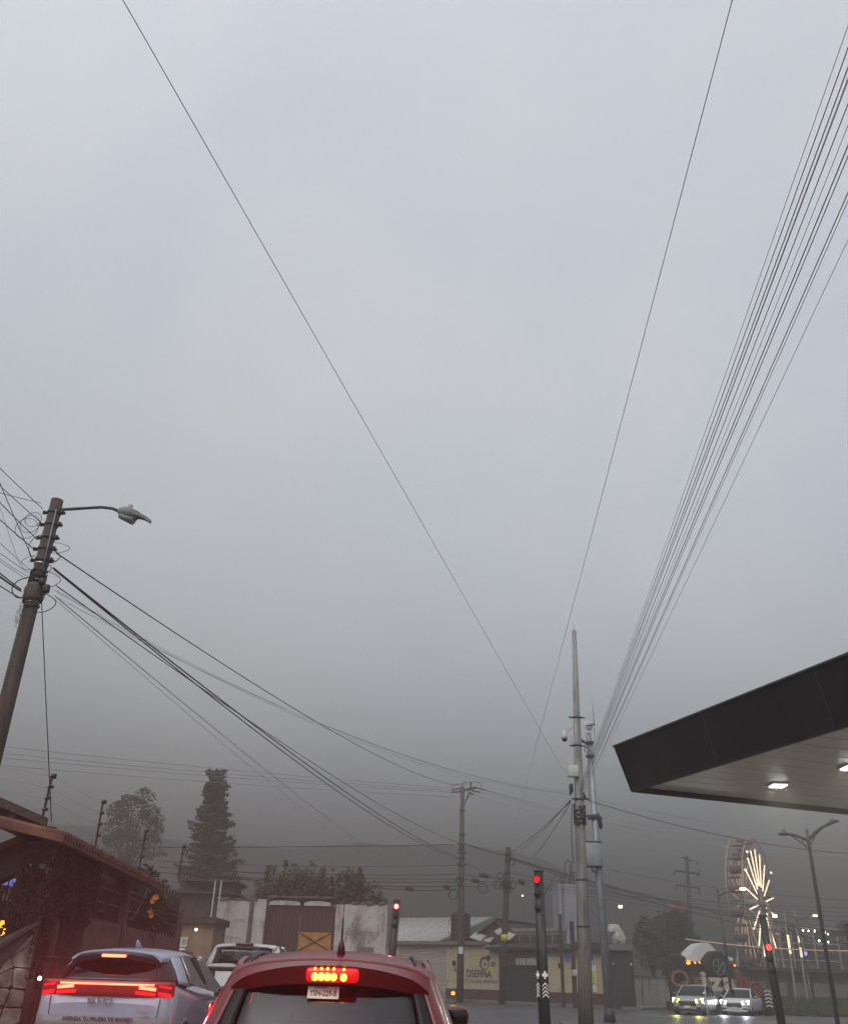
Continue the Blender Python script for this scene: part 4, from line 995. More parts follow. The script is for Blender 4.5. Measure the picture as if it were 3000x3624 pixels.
# rear window with its black border and pillars
wb, wt_ = .70, .525
zb_, zt_ = .96, 1.425
rg = lambda sx, v: V((sx * (wb + (wt_ - wb) * v), .10 + .27 * v, zb_ + (zt_ - zb_) * v))
MB().patch(rg(-.86, 0), rg(.86, 0), rg(.90, .98), rg(-.90, .98), 10, 8, (0, -.05, .0), (0, .012, 0)).build('rear_window', M['glass_rear'], red)
for sx in (-1, 1):
    MB().patch(rg(sx * .80, 0) + V((0, -.022, 0)), rg(sx * .965, 0) + V((0, .012, 0)), rg(sx * .985, 1) + V((0, .012, 0)), rg(sx * .85, 1) + V((0, -.010, 0)), 3, 8, (0, -.006, 0), (0, .01, 0)).build('window_border', M['frit'], red)
    MB().patch(rg(sx * .95, -.02), rg(sx * 1.09, -.02) + V((0, .10, 0)), rg(sx * 1.09, 1.06) + V((sx * .005, .12, 0)), rg(sx * .96, 1.02), 4, 8, (sx * .012, -.008, 0), (-.02 * sx, .05, 0)).build('rear_pillar', M['red'], red)
    MB().patch(V((sx * (wb * 1.07), .20, zb_ - .01)), V((sx * .80, .85, 1.0)), V((sx * .585, .95, 1.50)), V((sx * wt_ * 1.09, .60, 1.44)), 5, 6, (sx * .03, 0, 0), (-.03 * sx, 0, 0)).build('quarter_panel', M['red'], red)
    MB().bar((sx * .80, 1.55, 1.0), (sx * .575, 1.5, 1.50), .05, .09).build('door_pillar', M['carblack'], red)
    MB().bar((sx * .79, 2.85, .97), (sx * .565, 2.15, 1.50), .06, .06).build('front_pillar', M['red'], red)
    MB().tube([fn(.5 + sx * .425, vv_) + V((0, 0, dz_)) for vv_, dz_ in ((.88, .0), (.80, .012), (.6, .014), (.3, .014), (.2, .012), (.15, .0))], [.006, .011, .011, .011, .011, .006], 7).build('roof_rail', M['darksteel'], red)
    MB().patch(V((sx * .80, .0, .80)), V((sx * .60, -.03, .80)), V((sx * .625, .03, 1.02)), V((sx * .81, .10, 1.04)), 3, 4, (sx * .02, -.02, 0), (0, .03, 0)).build('tail_lamp', M['redlens'], red)
    MB().tube([(sx * .80, .025, 1.045), (sx * .70, -.01, 1.045), (sx * .70, -.012, .97), (sx * .79, .01, .95)], .014, 6).build('light_guide', M['tailred'], red)
side_glass(red, W, 1.0, [(.92, 1.03), (1.5, 1.03), (1.46, 1.47), (1.0, 1.48)], M['glass_dark'], .588, .806, 1.50)
side_glass(red, W, 1.0, [(1.58, 1.03), (2.7, 1.0), (2.16, 1.44), (1.52, 1.48)], M['glass_dark'], .588, .806, 1.50)
MB().patch((-.76, 2.92, .97), (.76, 2.92, .97), (.55, 2.18, 1.49), (-.55, 2.18, 1.49), 8, 4, (0, .06, .02), (0, -.012, 0)).build('windscreen', M['glass'], red)
seats(red, (-.34, .34), 1.75, .95, 1.36); seats(red, (-.36, .38), .80, .95, 1.24)
MB().rbox((0, .95, 1.08), (1.2, .16, .3), .06).build('rear_bench', M['seat'], red)
MB().rbox((0, 2.1, 1.36), (.2, .03, .06), .012).build('interior_mirror', M['black'], red)
mirrors(red, W, 2.25, 1.155, M['red'], off=.05, msc=.88)
wheel_set(red, W, (.68, 3.08), .31); simple_wheel_arch(red, W, (.68, 3.08), .31, M['red'])
MB().rbox((0, -.02, .52), (1.46, .14, .26), .06).build('rear_bumper', M['red'], red)
ab = fn(.53, .80)
an = MB().tube([ab + V((0, -.01, -.01)), ab + V((0, -.012, .05)), ab + V((0, -.02, .085))], [.028, .020, .007], 10).build('antenna', M['black'], red)
MB().tube([ab + V((0, -.02, .08)), ab + V((0, -.022, .20))], .0062, 6).build('antenna_spring', M['black'], an); MB().tube([ab + V((0, -.022, .20)), ab + V((0, -.026, .335))], .0026, 5).build('antenna_rod', M['black'], an)
# paper plate taped inside the rear window (stands free of the glass by a centimetre)
pc = rg(0, .765) + V((-.035, -.026, 0)); tilt = atan2(zt_ - zb_, .27)
PM = red.matrix_basis @ Matrix.Translation(pc + V((0, -.034, .0))) @ Matrix.Rotation(tilt - .06, 4, 'X')
pp = thing('paper_plate', 'white paper number plate at the top of the red car rear window', 'plate'); pp.matrix_basis = PM
pp.scale = (.82, .82, 1)
MB().rbox((0, 0, 0), (.215, .088, .003), .001).build('sheet', M['paper'], pp)
text_obj('YSN-229-B', .058, M['inkgreen'], pp, Matrix.Translation((0, -.008, .003)), ext=.0006, bold=.0012, sx=.70)
MB().box((-.02, .034, .0025), (.09, .006, .002)).build('print', M['inkgrey'], pp); MB().box((.085, .03, .0025), (.012, .012, .002)).build('print', M['inkgrey'], pp)

# ---------------------------------------------------------------- pale electric SUV to the left
BY = 13.7
bp_ = at(382, 3490, BY)
byd = thing('pale_blue_suv', 'pale blue silver SUV with a full width red light bar in the left lane', 'car', (bp_.x, BY, 0), radians(.5))
W = 1.87; kz = at(382, 3487, BY).z            # height of the light bar
zt0 = at(382, 3524, BY).z; zr0 = at(440, 3352, BY + 1.3).z; zg1 = at(382, 3378, BY + .35).z; zg0 = at(382, 3472, BY).z
body_loft([(-.02, .80, .50, zt0 - .10), (.0, .90, .40, zt0 - .02), (.06, .96, .32, zg0 - .01), (.35, .985, .28, zg0 + .0), (1.0, 1, .25, zg0 - .06), (2.0, 1, .24, zg0 - .14), (3.0, 1, .25, zg0 - .19), (3.7, .98, .27, 1.08), (4.2, .93, .32, .98), (4.42, .80, .38, .78)], W).build('body', M['silver'], byd)
MB().box((0, 1.9, zg0 - .05), (1.40, 2.4, .02)).build('interior_trim', M['black'], byd)
fnb, mb = roof_skin(.66, 2.75, .22, zr0, crown=.055, front=.06, rear=.065, th=.04, side=.045); mb.build('roof', M['silver'], byd)
def rb(sx, v): return V((sx * (.80 + (.635 - .80) * v), .0 + .34 * v, zg0 + (zr0 - .155 - zg0) * v))
MB().patch(rb(-.84, 0), rb(.84, 0), rb(.88, 1.0), rb(-.88, 1.0), 10, 8, (0, -.05, 0), (0, .012, 0)).build('rear_window', M['glass_dark'], byd)
for sx in (-1, 1):
    MB().patch(rb(sx * .80, -.01) + V((0, -.016, 0)), rb(sx * 1.10, -.02) + V((0, .30, 0)), rb(sx * 1.05, 1.04) + V((0, .30, 0)), rb(sx * .84, 1.06) + V((0, -.01, 0)), 4, 8, (sx * .015, -.02, 0), (-sx * .02, .04, 0)).build('window_border', M['frit'], byd)
    MB().patch(V((sx * .875, .32, zg0 - .02)), V((sx * .925, .90, zg0 - .06)), V((sx * .70, 1.02, zr0 - .13)), V((sx * .665, .62, zr0 - .13)), 5, 6, (sx * .03, 0, 0), (-.04 * sx, 0, 0)).build('rear_pillar', M['silver'], byd)
    MB().bar((sx * .90, 2.0, zg0 - .03), (sx * .67, 1.95, zr0 - .11), .06, .10).build('door_pillar', M['carblack'], byd)
    MB().bar((sx * .885, 3.5, zg0 - .20), (sx * .645, 2.66, zr0 - .11), .07, .07).build('front_pillar', M['silver'], byd)
    MB().tube([(sx * .93, .98, zg0 - .03), (sx * .70, 1.04, zr0 - .10), (sx * .69, 1.9, zr0 - .085), (sx * .67, 2.66, zr0 - .12), (sx * .91, 3.45, zg0 - .19)], .010, 6).build('window_trim', M['chrome'], byd)
side_glass(byd, W, zg0, [(.95, zg0 - .02), (1.95, zg0 - .11), (1.92, zr0 - .12), (1.05, zr0 - .13)], M['glass_dark'], .675, .915, zr0 - .1)
side_glass(byd, W, zg0, [(2.03, zg0 - .11), (3.35, zg0 - .19), (2.66, zr0 - .15), (1.98, zr0 - .12)], M['glass_dark'], .675, .912, zr0 - .1)
MB().patch((-.86, 3.55, zg0 - .12), (.86, 3.55, zg0 - .12), (.64, 2.70, zr0 - .1), (-.64, 2.70, zr0 - .1), 8, 4, (0, .06, .02), (0, -.012, 0)).build('windscreen', M['glass_dark'], byd)
# roof spoiler in gloss black with the third brake light
def sb(u, v): p = fnb(u, .985); x = 2 * u - 1; return V((p.x * .985, p.y - .02 - .16 * (1 - abs(x) ** 3) * v, p.z - .012 - .035 * v - .02 * abs(x) * v))
MB().grid(sb, 20, 4, (0, 0, -.055)).build('spoiler', M['frit'], byd)
pB = sb(.5, 1)
bl = MB().rbox((.0, pB.y - .006, pB.z - .030), (.40, .04, .06), .012).build('brake_lamp', M['redlens'], byd)
MB().rbox((.0, pB.y - .030, pB.z - .030), (.33, .01, .034), .004).build('led_strip', M['brake'], bl)
# light bar panel
def bf(x, z_): return V((x, -.055 + .10 * (abs(x) / .9) ** 3, z_))
panel = MB().grid(lambda u, v: bf((2 * u - 1) * .885, zt0 + .0 + (zg0 - zt0 + .005) * v), 24, 4, (0, .07, 0)).build('lamp_panel', M['litlens'], byd)
MB().tube([bf(x * .09, kz + .012) + V((0, -.012, 0)) for x in range(-7, 8)], .012, 6).build('light_bar', M['brake'], panel)
for sx in (-1, 1):
    for x0, x1, z0, z1, m in ((.44, .66, kz - .038, kz + .0, 'brake'), (.70, .86, kz - .008, kz + .010, 'tailred'), (.40, .66, kz - .098, kz - .064, 'tailred'), (.70, .865, kz - .110, kz - .07, 'tailred')):
        mb = MB().grid(lambda u, v: bf(sx * (x0 + (x1 - x0) * u), z0 + (z1 - z0) * v - .02 * u) + V((0, -.022, 0)), 6, 2, (0, .01, 0)); mb.build('tail_lamp', M[m], panel)
for x_ in (-.6, .6): spot_lamp('tail_glow', (x_, -.12, kz), (1, .02, .03), 170, byd, (0, -1, .03), 112, .06)
spot_lamp('brake_glow', (0, pB.y - .06, pB.z - .03), (1, .02, .03), 8, byd, (0, -1, 0), 150, .04)
text_obj('BYD', .125, M['lampgrey'], byd, upright(-.06, -.060, zt0 - .06), ext=.003, bold=.001, sx=1.45, name='badge')
text_obj('Yuan', .07, M['chrome'], byd, upright(.52, -.05, at(382, 3585, BY).z + .03), ext=.004, name='lettering')
text_obj('Plus', .05, M['chrome'], byd, upright(.58, -.05, at(382, 3585, BY).z - .03), ext=.004, name='lettering')
zb3 = at(382, 3592, BY).z
MB().grid(lambda u, v: V(((2 * u - 1) * .88, -.045 + .05 * max(0, (abs(2 * u - 1) - .78) / .22) ** 1.6, zb3 - .22 + .20 * v)), 16, 2, (0, .06, 0)).build('bumper_strip', M['greyband'], byd)
text_obj('AGENDA TU PRUEBA DE MANEJO', .062, M['greyink'], byd, upright(-.05, -.055, zb3 - .055), ext=.002, bold=.001)
for sx in (-1, 1): MB().tube([(sx * .735, -.018, zt0 - .02), (sx * .72, -.022, zt0 - .2), (sx * .66, -.03, zt0 - .45)], .006, 5).build('tailgate_gap', M['black'], byd)
MB().tube([fnb(.56, .74) + V((0, .1, .0)), fnb(.56, .74) + V((0, .02, .05)), fnb(.56, .74) + V((0, -.03, .10))], [.05, .035, .012], 8).build('fin_antenna', M['silver'], byd)
seats(byd, (-.4, .4), 2.2, zg0 - .1, zg0 + .32); seats(byd, (-.42, 0, .42), .95, zg0 - .1, zg0 + .2)
mirrors(byd, W, 3.15, zg0 - .12, M['silver'])
wheel_set(byd, W, (.78, 3.5), .35); simple_wheel_arch(byd, W, (.78, 3.5), .37, M['greyband'])
MB().box((0, .02, .5), (1.6, .10, .22)).build('rear_bumper', M['greyband'], byd)

# ---------------------------------------------------------------- white pickup further on
PYD = 20.3
q = at(862, 3440, PYD + 2)
pk = thing('white_pickup', 'white pickup truck seen from behind between the SUV and the red car', 'truck', (q.x, PYD, 0), radians(.5))
W = 1.86; zgate = at(800, 3428, PYD).z; zr1 = at(862, 3338, PYD + 2.2).z; zw0 = at(862, 3411, PYD + 2).z; zw1 = at(862, 3357, PYD + 2.1).z
for sx in (-1, 1):
    MB().rbox((sx * .87, 1.0, .62 + (zgate - .62) / 2), (.12, 1.96, zgate - .62), .03).build('bed_side', M['carwhite'], pk)
    MB().patch((sx * .88, 1.97, zw0 - .5), (sx * .93, 3.9, zw0 - .5), (sx * .93, 3.9, zw0 - .03), (sx * .88, 1.97, zw0 - .03), 3, 3, (sx * .03, 0, 0), (-sx * .05, 0, 0)).build('door_panel', M['carwhite'], pk)
MB().box((0, 1.0, .78), (1.66, 1.9, .06)).build('bed_floor', M['black'], pk)
tg_ = MB().rbox((0, 0, .66 + (zgate - .70) / 2), (1.70, .08, zgate - .70), .02).build('tailgate', M['carwhite'], pk)
MB().rbox((0, .0, zgate - .01), (1.74, .12, .08), .02).build('tailgate_cap', M['black'], tg_)
zq = at(760, 3451, PYD).z
for x_ in (-.38, ): MB().rbox((x_ + .0, -.046, zq), (.30, .02, .19), .04).build('handle_recess', M['black'], tg_)
body_loft([(1.96, .93, .55, zw0 - .02), (2.4, .98, .5, zw0 - .02), (3.6, 1, .48, zw0 - .05), (4.0, .98, .5, zw0 - .18), (4.9, .94, .5, zw0 - .26), (5.1, .86, .55, zw0 - .4)], W).build('body', M['carwhite'], pk)
fnp, mb = roof_skin(.70, 3.35, 1.98, zr1, crown=.03, front=.06, rear=.02, th=.05, side=.03); mb.build('roof', M['carwhite'], pk)
wq = lambda sx, v: V((sx * (.80 - .14 * v), 1.97 + .04 * v, zw0 - .03 + (zr1 - .06 - zw0) * v))
MB().patch(wq(-.9, 0), wq(.9, 0), wq(.93, .93), wq(-.93, .93), 8, 4, (0, -.02, 0), (0, .012, 0)).build('rear_window', M['glass'], pk)
for sx in (-1, 1):
    MB().patch(wq(sx * .88, -.02) + V((0, -.01, 0)), wq(sx * 1.12, -.02) + V((0, .25, 0)), wq(sx * 1.1, 1.02) + V((0, .25, 0)), wq(sx * .9, 1.0) + V((0, -.01, 0)), 3, 4, (sx * .02, 0, 0), (-sx * .02, .05, 0)).build('rear_pillar', M['carwhite'], pk)
    MB().bar((sx * .88, 3.9, zw0 - .04), (sx * .67, 3.3, zr1 - .06), .06, .07).build('front_pillar', M['carwhite'], pk)
    MB().patch(V((sx * .80, 1.95, .80)), V((sx * .93, 1.95, .80)), V((sx * .93, 1.95, 1.3)), V((sx * .80, 1.95, 1.3)), 1, 1).build('cab_corner', M['carwhite'], pk)
    MB().rbox((sx * .89, -.03, zgate - .38), (.12, .06, .34), .02).build('tail_lamp', M['redlens'], pk)
side_glass(pk, W, zw0, [(2.3, zw0), (3.7, zw0 - .03), (3.25, zr1 - .09), (2.3, zr1 - .07)], M['glass_dark'], .72, .86, zr1 - .05)
MB().patch((-.84, 3.95, zw0 - .05), (.84, 3.95, zw0 - .05), (.66, 3.36, zr1 - .05), (-.66, 3.36, zr1 - .05), 6, 3, (0, .05, 0), (0, -.012, 0)).build('windscreen', M['glass'], pk)
MB().rbox((-.02, 1.955, zr1 - .035), (.40, .06, .06), .02).build('brake_lamp', M['redlens'], pk)
seats(pk, (-.40, .40), 2.35, zw0 - .5, zw1 - .02)
MB().rbox((0, -.1, .58), (1.7, .16, .18), .03).build('rear_bumper', M['galv'], pk)
mirrors(pk, W, 3.6, zw0 + .02, M['black'])
wheel_set(pk, W, (.95, 4.2), .40, .24)

# ---------------------------------------------------------------- saloon cars
def saloon(name, label, loc, rz, paint, lamp, H=1.46, W=1.74, Lg=4.4, suv=False, lit_rear=False, group=None):
    c = thing(name, label, 'car', loc, rz, group); hb = H * .62
    # the nose points along -y here
    zd = H * (.66 if not suv else .64)
    body_loft([(0, .80, .30, H * .46), (.06, .90, .24, H * .52), (.3, .97, .2, H * .57), (1.0, 1, .19, hb), (1.9, 1, .19, hb + .02), (2.9, 1, .19, hb + .04), (Lg - .7, .99, .21, zd), (Lg - .15, .95, .26, zd - .02), (Lg, .84, .34, zd - .2)], W).build('body', paint, c)
    yr = Lg - (1.5 if not suv else .9); zr = H - .03
    fn_, mb = roof_skin(W * .36, 1.95, yr, H, crown=.04, front=.04, rear=.06, th=.03); mb.build('roof', paint, c)
    MB().patch((-W * .43, 1.02, hb), (W * .43, 1.02, hb), (W * .35, 1.98, zr - .04), (-W * .35, 1.98, zr - .04), 8, 4, (0, -.05, 0), (0, .012, 0)).build('windscreen', M['glass_dark'], c)
    MB().patch((-W * .42, Lg - .55, zd), (W * .42, Lg - .55, zd), (W * .35, yr, zr - .05), (-W * .35, yr, zr - .05), 8, 4, (0, .04, 0), (0, -.012, 0)).build('rear_window', M['glass_dark'], c)
    side_glass(c, W, hb, [(1.2, hb), (2.45, hb + .02), (2.45, zr - .06), (2.0, zr - .07)], M['glass_dark'], W * .365, W * .47, zr - .05)
    side_glass(c, W, hb, [(2.55, hb + .02), (Lg - .85, hb + .04), (yr + .05, zr - .1), (2.55, zr - .06)], M['glass_dark'], W * .365, W * .47, zr - .05)
    for sx in (-1, 1):
        MB().bar((sx * W * .455, 1.05, hb - .01), (sx * W * .36, 1.97, zr - .03), .05, .07).build('front_pillar', paint, c)
        MB().bar((sx * W * .47, 2.5, hb), (sx * W * .365, 2.5, zr - .03), .05, .08).build('door_pillar', M['carblack'], c)
        MB().patch((sx * W * .46, Lg - .95, hb), (sx * W * .44, Lg - .5, zd), (sx * W * .36, yr + .02, zr - .05), (sx * W * .365, yr - .35, zr - .05), 3, 3, (sx * .01, 0, 0), (-sx * .03, 0, 0)).build('rear_pillar', paint, c)
        if lamp:
            mb = MB().patch((sx * W * .475, .13, H * .41), (sx * W * .27, -.03, H * .41), (sx * W * .25, .02, H * .505), (sx * W * .485, .24, H * .55), 5, 3, (sx * .02, -.035, 0), (0, .03, 0)); mb.build('headlight', lamp, c)
        MB().rbox((sx * W * .34, -.02, H * .24), (.26, .05, .09), .02).build('fog_lamp_recess', M['black'], c)
        mb = MB().patch((sx * W * .25, Lg + .02, H * .50), (sx * W * .46, Lg - .08, H * .5), (sx * W * .46, Lg - .14, H * .60), (sx * W * .25, Lg - .04, H * .6), 3, 2, (0, .02, 0), (0, -.02, 0)); mb.build('tail_lamp', M['brake'] if lit_rear else M['redlens'], c)
    gr = MB().patch((-W * .24, -.03, H * .30), (W * .24, -.03, H * .30), (W * .27, -.01, H * .44), (-W * .27, -.01, H * .44), 4, 3, (0, -.03, 0), (0, .03, 0)).build('grille', M['black'], c)
    for k in range(3): MB().bar((-W * .23, -.065, H * (.33 + .04 * k)), (W * .23, -.065, H * (.33 + .04 * k)), .02, .012).build('grille_bar', M['chrome'], gr)
    MB().box((0, -.075, H * .265), (.36, .02, .13)).build('number_plate', M['paper'], c)
    MB().rbox((0, 0, H * .17), (W * .84, .12, .1), .03).build('front_bumper', M['black'] if suv else paint, c)
    MB().rbox((0, -.03, H * .115), (W * .5, .06, .04), .015).build('skid_trim', M['galv'], c)
    mirrors(c, W, 1.35, hb + .06, paint)
    wheel_set(c, W, (.85, Lg - .85), .325); simple_wheel_arch(c, W, (.85, Lg - .85), .325, M['black'] if suv else paint)
    return c
CY = 57.5
q = atz(2437, 3596, 0); q = V((gx(2426, CY), CY, 0))
c1 = saloon('oncoming_crossover', 'silver grey crossover with yellow headlights turning at the far junction', q, radians(-29), M['cargrey'], M['headyellow'], H=1.56, W=1.80, suv=True)
q2 = V((gx(2590, CY + 2.5), CY + 2.5, 0))
c2 = saloon('oncoming_saloon', 'white saloon with dazzling bluish headlights beside the yellow lit crossover', q2, radians(-30), M['carwhite'], M['headwhite'], H=1.45, W=1.74)
for c, col, en in ((c1, (1, .92, .25), 9), (c2, (.8, .84, 1), 16)):
    for sx in (-1, 1): spot_lamp('headlight_beam', (sx * .62, -.14, .68), col, en * 1.4, c, (0, -1, -.10), 95, .05)
MB().rbox((-.42, -.07, .66), (.22, .02, .07), .01).build('side_marker', M['letterred'], c1)
q3 = V((-1.86, 13.6, 0))
dk = thing('x', 'x', 'x'); bpy.data.objects.remove(dk)
c3 = saloon('charcoal_saloon', 'charcoal saloon mostly hidden ahead of the red hatchback, its brake lamp seen through the glass', (-1.9, 18.2, 0), radians(180), M['carblack'], None, H=1.42, lit_rear=True)
spot_lamp('brake_glow', (.6, 4.5, .80), (1, .03, .03), 6, c3, (0, 1, 0), 150, .05)

# ================================================================== POLES, LAMPS, SIGNALS
def pole_base(px, py, D):
    T = at(px, py, D); return V((T.x, D, 0)), T.z
def coil(parent, c, r, m=None, n=3, tr=.014, tilt=.2):
    mb = MB()
    for k in range(n):
        mb.tube([(c[0] + (r + .02 * k) * cos(2 * pi * i / 16), c[1] - .02 * k, c[2] + (r + .015 * k) * sin(2 * pi * i / 16)) for i in range(17)], tr, 5, caps=False)
    return mb.build('cable_coil', m or M['cable'], parent)
def clamp(parent, z_, r, m=None, ear=True):
    mb = MB(); mb.lathe([(r, -.025), (r + .014, -.025), (r + .014, .025), (r, .025)], c=(0, 0, z_), n=14)
    if ear: mb.box((r + .05, 0, z_), (.09, .03, .05)); mb.box((-r - .05, 0, z_), (.09, .03, .05))
    return mb.build('clamp_band', m or M['darksteel'], parent)

# left pole with the street lamp
LD = 14.9
b, h = pole_base(203, 1770, LD)
lp_ = thing('utility_pole', 'weathered leaning brown utility pole with street lamp and many cables at the left', 'utility pole', b)
lean = V((.05, 0, 0))
MB().tube([(0, 0, 0), (0, 0, h * .5), (0, 0, h)], [.165, .140, .112], 14).build('pole', M['wood'], lp_)
def lz(py): return at(120, py, LD).z
def zof(px, py): return at(px, py, LD).z
arm = at(225, 1803, LD) - b; l1 = at(360, 1795, LD) - b; l2 = at(400, 1800, LD) - b; l3 = at(425, 1812, LD) - b
ar = MB().tube([(.05, 0, arm.z), arm, l1, l2, l3], .03, 8).build('lamp_arm', M['darksteel'], lp_)
h0, h1 = at(420, 1806, LD) - b, at(535, 1842, LD) - b; ax = (h1 - h0)
hd = MB(); hd.tube([h0, h0 + ax * .12, h0 + ax * .35, h0 + ax * .58], [.05, .105, .12, .09], 12); hd.build('lamp_head', M['lampgrey'], lp_)
MB().patch(h0 + ax * .45 + V((0, -.11, .03)), h1 + V((0, -.03, 0)), h1 + V((0, .03, 0)), h0 + ax * .45 + V((0, .11, .03)), 6, 3, (0, 0, .05), (0, 0, -.06)).build('lamp_visor', M['lampgrey'], lp_)
MB().tube([h0 + ax * .08 + V((0, 0, -.08)), h0 + ax * .5 + V((0, 0, -.115))], [.07, .085], 10).build('lamp_bowl', M['galv'], lp_)
pc_ = at(461, 1797, LD) - b; MB().tube([pc_ + V((0, 0, -.07)), pc_ + V((0, 0, .05))], [.045, .045], 10).build('photocell', M['galv'], lp_)
def pr_(z_): return .165 + (.112 - .165) * z_ / h
for py in (1815, 1858, 1905, 1945, 1985):
    z_ = zof(170, py); r_ = pr_(z_); clamp(lp_, z_, r_)
    for sx in (-1, 1): MB().lathe([(.015, -.035), (.034, -.026), (.022, 0), (.034, .026), (.015, .035)], c=(sx * (r_ + .055), -.04, z_ + .015 * sx), n=8).build('insulator', M['darksteel'], lp_)
for py in (1998, 2022, 2056, 2075, 2110, 2135):
    z_ = zof(130, py); r_ = pr_(z_) + .004; mb = MB(); mb.lathe([(r_, -.012), (r_ + .006, -.012), (r_ + .006, .012), (r_, .012)], c=(0, 0, z_), n=14, m=Matrix.Translation((0, 0, z_)) @ Matrix.Rotation(.08 * sin(py), 4, 'Y')); mb.build('steel_strap', M['chrome'], lp_)
rr = random.Random(17)
mb = MB()                                       # sleeve of wound cables
for k in range(16):
    z0 = zof(110, 2120) + rr.uniform(-.12, .5); a0 = rr.uniform(0, 6.3); n_ = 20
    mb.tube([((pr_(z0) + .02) * cos(a0 + t * .45), (pr_(z0) + .02) * sin(a0 + t * .45), z0 + t * rr.uniform(.006, .012) - .1) for t in range(n_)], rr.uniform(.008, .016), 5)
mb.build('wound_cable', M['cable'], lp_)
for k in range(9):                              # loose loops
    z0 = zof(120, 1900 + k * 25); sx = 1 if k % 3 else -1; mb = MB()
    w_ = rr.uniform(.15, .45); d_ = rr.uniform(.2, .5)
    mb.tube(smooth([(sx * .1, -.1, z0), (sx * (.1 + w_ * .6), -.15, z0 - d_ * .2), (sx * (.1 + w_), -.12, z0 - d_ * .55), (sx * (.1 + w_ * .5), -.12, z0 - d_), (sx * .1, -.1, z0 - d_ * .9)]), rr.uniform(.005, .011), 5)
    mb.build('cable_loop', M['cable'], lp_)
for k in range(3):
    z0 = zof(170, 1830 + 16 * k); coil(lp_, (-.32 - .04 * k, -.08, z0 - .1), .15 + .03 * k, n=1, tr=.006)
MB().rbox((.26, -.14, zof(185, 2095)), (.12, .10, .16), .03).build('splice_box', M['black'], lp_); MB().rbox((.16, -.15, zof(170, 2070)), (.10, .09, .12), .02).build('splice_box', M['black'], lp_)
MB().lathe([(.155, -.16), (.178, -.10), (.170, -.02), (.185, .05), (.165, .13), (.15, .17)], c=(0, 0, zof(115, 2100)), n=11).build('cable_sleeve', M['poledark'], lp_)
mb = MB(); mb.leaves((-.13, -.1, zof(95, 2180)), (.05, .06, .30), 160, .014, rr); tag(mb.build('moss', M['leafdark'], lp_), kind='stuff')
MB().tube([(.075, -.11, h - .25), (.09, -.12, h - .9), (.1, -.13, h - 1.6)], .012, 5).build('conduit', M['galv'], lp_)

# concrete pole in the middle distance
CD = 31.0
b, h = pole_base(2031, 2232, CD)
cp = thing('concrete_pole', 'tall tapering pale concrete pole with a dome camera right of centre', 'utility pole', b)
shift = gx(2066, CD) - b.x
MB().tube([(shift, 0, 0), (shift * .5, 0, h * .5), (0, 0, h)], [.235, .165, .078], 8).build('pole', M['concrete'], cp)
def cz(py): return at(2040, py, CD).z
def cxo(z_): return shift * (1 - z_ / h)
def crr(z_): return .235 + (.078 - .235) * z_ / h
MB().tube([(0, 0, h), (0, 0, h + .2)], .008, 5).build('spike', M['darksteel'], cp)
for py in (2540, 2640, 2830, 3115, 3280):
    z_ = cz(py); mb = MB(); mb.lathe([(crr(z_), -.03), (crr(z_) + .018, -.03), (crr(z_) + .018, .03), (crr(z_), .03)], c=(cxo(z_), 0, z_), n=12)
    if py < 2700: mb.box((cxo(z_), 0, z_), (.56, .05, .05))
    mb.build('clamp_band', M['darksteel'], cp)
p0, p1 = at(2022, 2575, CD) - b, at(2003, 2592, CD) - b
dc = MB().tube([p0 + V((.05, 0, .05)), p1, p1 + V((-.02, 0, -.05))], .03, 7).build('camera_arm', M['boxgrey'], cp)
q = at(1997, 2610, CD) - b; MB().lathe([(.05, .22), (.085, .15), (.10, .02), (.10, -.06)], c=q, n=14).build('dome_camera', M['boxgrey'], cp)
MB().ball(q + V((0, 0, -.06)), .095, 14).build('camera_dome', M['glass_dark'], cp)
MB().tube([at(2026, 2590, CD) - b, at(2022, 2615, CD) - b, at(2030, 2640, CD) - b], .018, 5).build('conduit', M['boxgrey'], cp)
q = at(2024, 2734, CD) - b; MB().rbox(q + V((0, -.18, 0)), (.33, .22, .38), .02).build('white_box', M['boxgrey'], cp)
q = at(2019, 2792, CD) - b; MB().rbox(q + V((0, -.1, 0)), (.12, .16, .28), .02).build('black_box', M['black'], cp)
for px, py in ((2017, 2812), (2063, 2812), (2068, 2822)):
    q = at(px, py, CD) - b; MB().lathe([(.02, -.05), (.05, -.03), (.03, 0), (.05, .03), (.02, .05)], c=q + V((0, -.08, 0)), n=8).build('insulator', M['black'], cp)
z_ = cz(2830); MB().bar((cxo(z_) - .28, -.12, z_), (cxo(z_) + .30, -.12, z_), .05).build('crossarm', M['darksteel'], cp)
mb = MB()
for k in range(14):
    z0 = cz(2900) + rr.uniform(-.25, .45); a0 = rr.uniform(0, 6.3)
    mb.tube([(cxo(z0) + (crr(z0) + .03) * cos(a0 + t * .3), (crr(z0) + .03) * sin(a0 + t * .3), z0 + t * rr.uniform(-.012, .012)) for t in range(16)], rr.uniform(.012, .022), 5)
mb.build('wound_cable', M['cable'], cp)
mb = MB(); mb.tube([at(2058, 2860, CD) - b + V((0, -.25, 0)), at(2064, 2900, CD) - b + V((0, -.27, 0)), at(2060, 2915, CD) - b + V((0, -.26, 0)), at(2055, 2890, CD) - b + V((0, -.25, 0))], .035, 6); mb.build('cable_loop', M['cable'], cp)
mb = MB(); mb.tube([at(2020, 2850, CD) - b + V((0, -.2, 0)), at(2018, 2960, CD) - b + V((0, -.2, 0)), at(2024, 3060, CD) - b + V((0, -.2, 0))], .014, 5); mb.build('conduit', M['cable'], cp)
mb = MB(); z0 = cz(3360); mb.tube([(cxo(0) + .0, 0, .02), (cxo(z0), 0, z0)], [.245, crr(z0) + .010], 8); mb.build('painted_base', M['poledark'], cp)

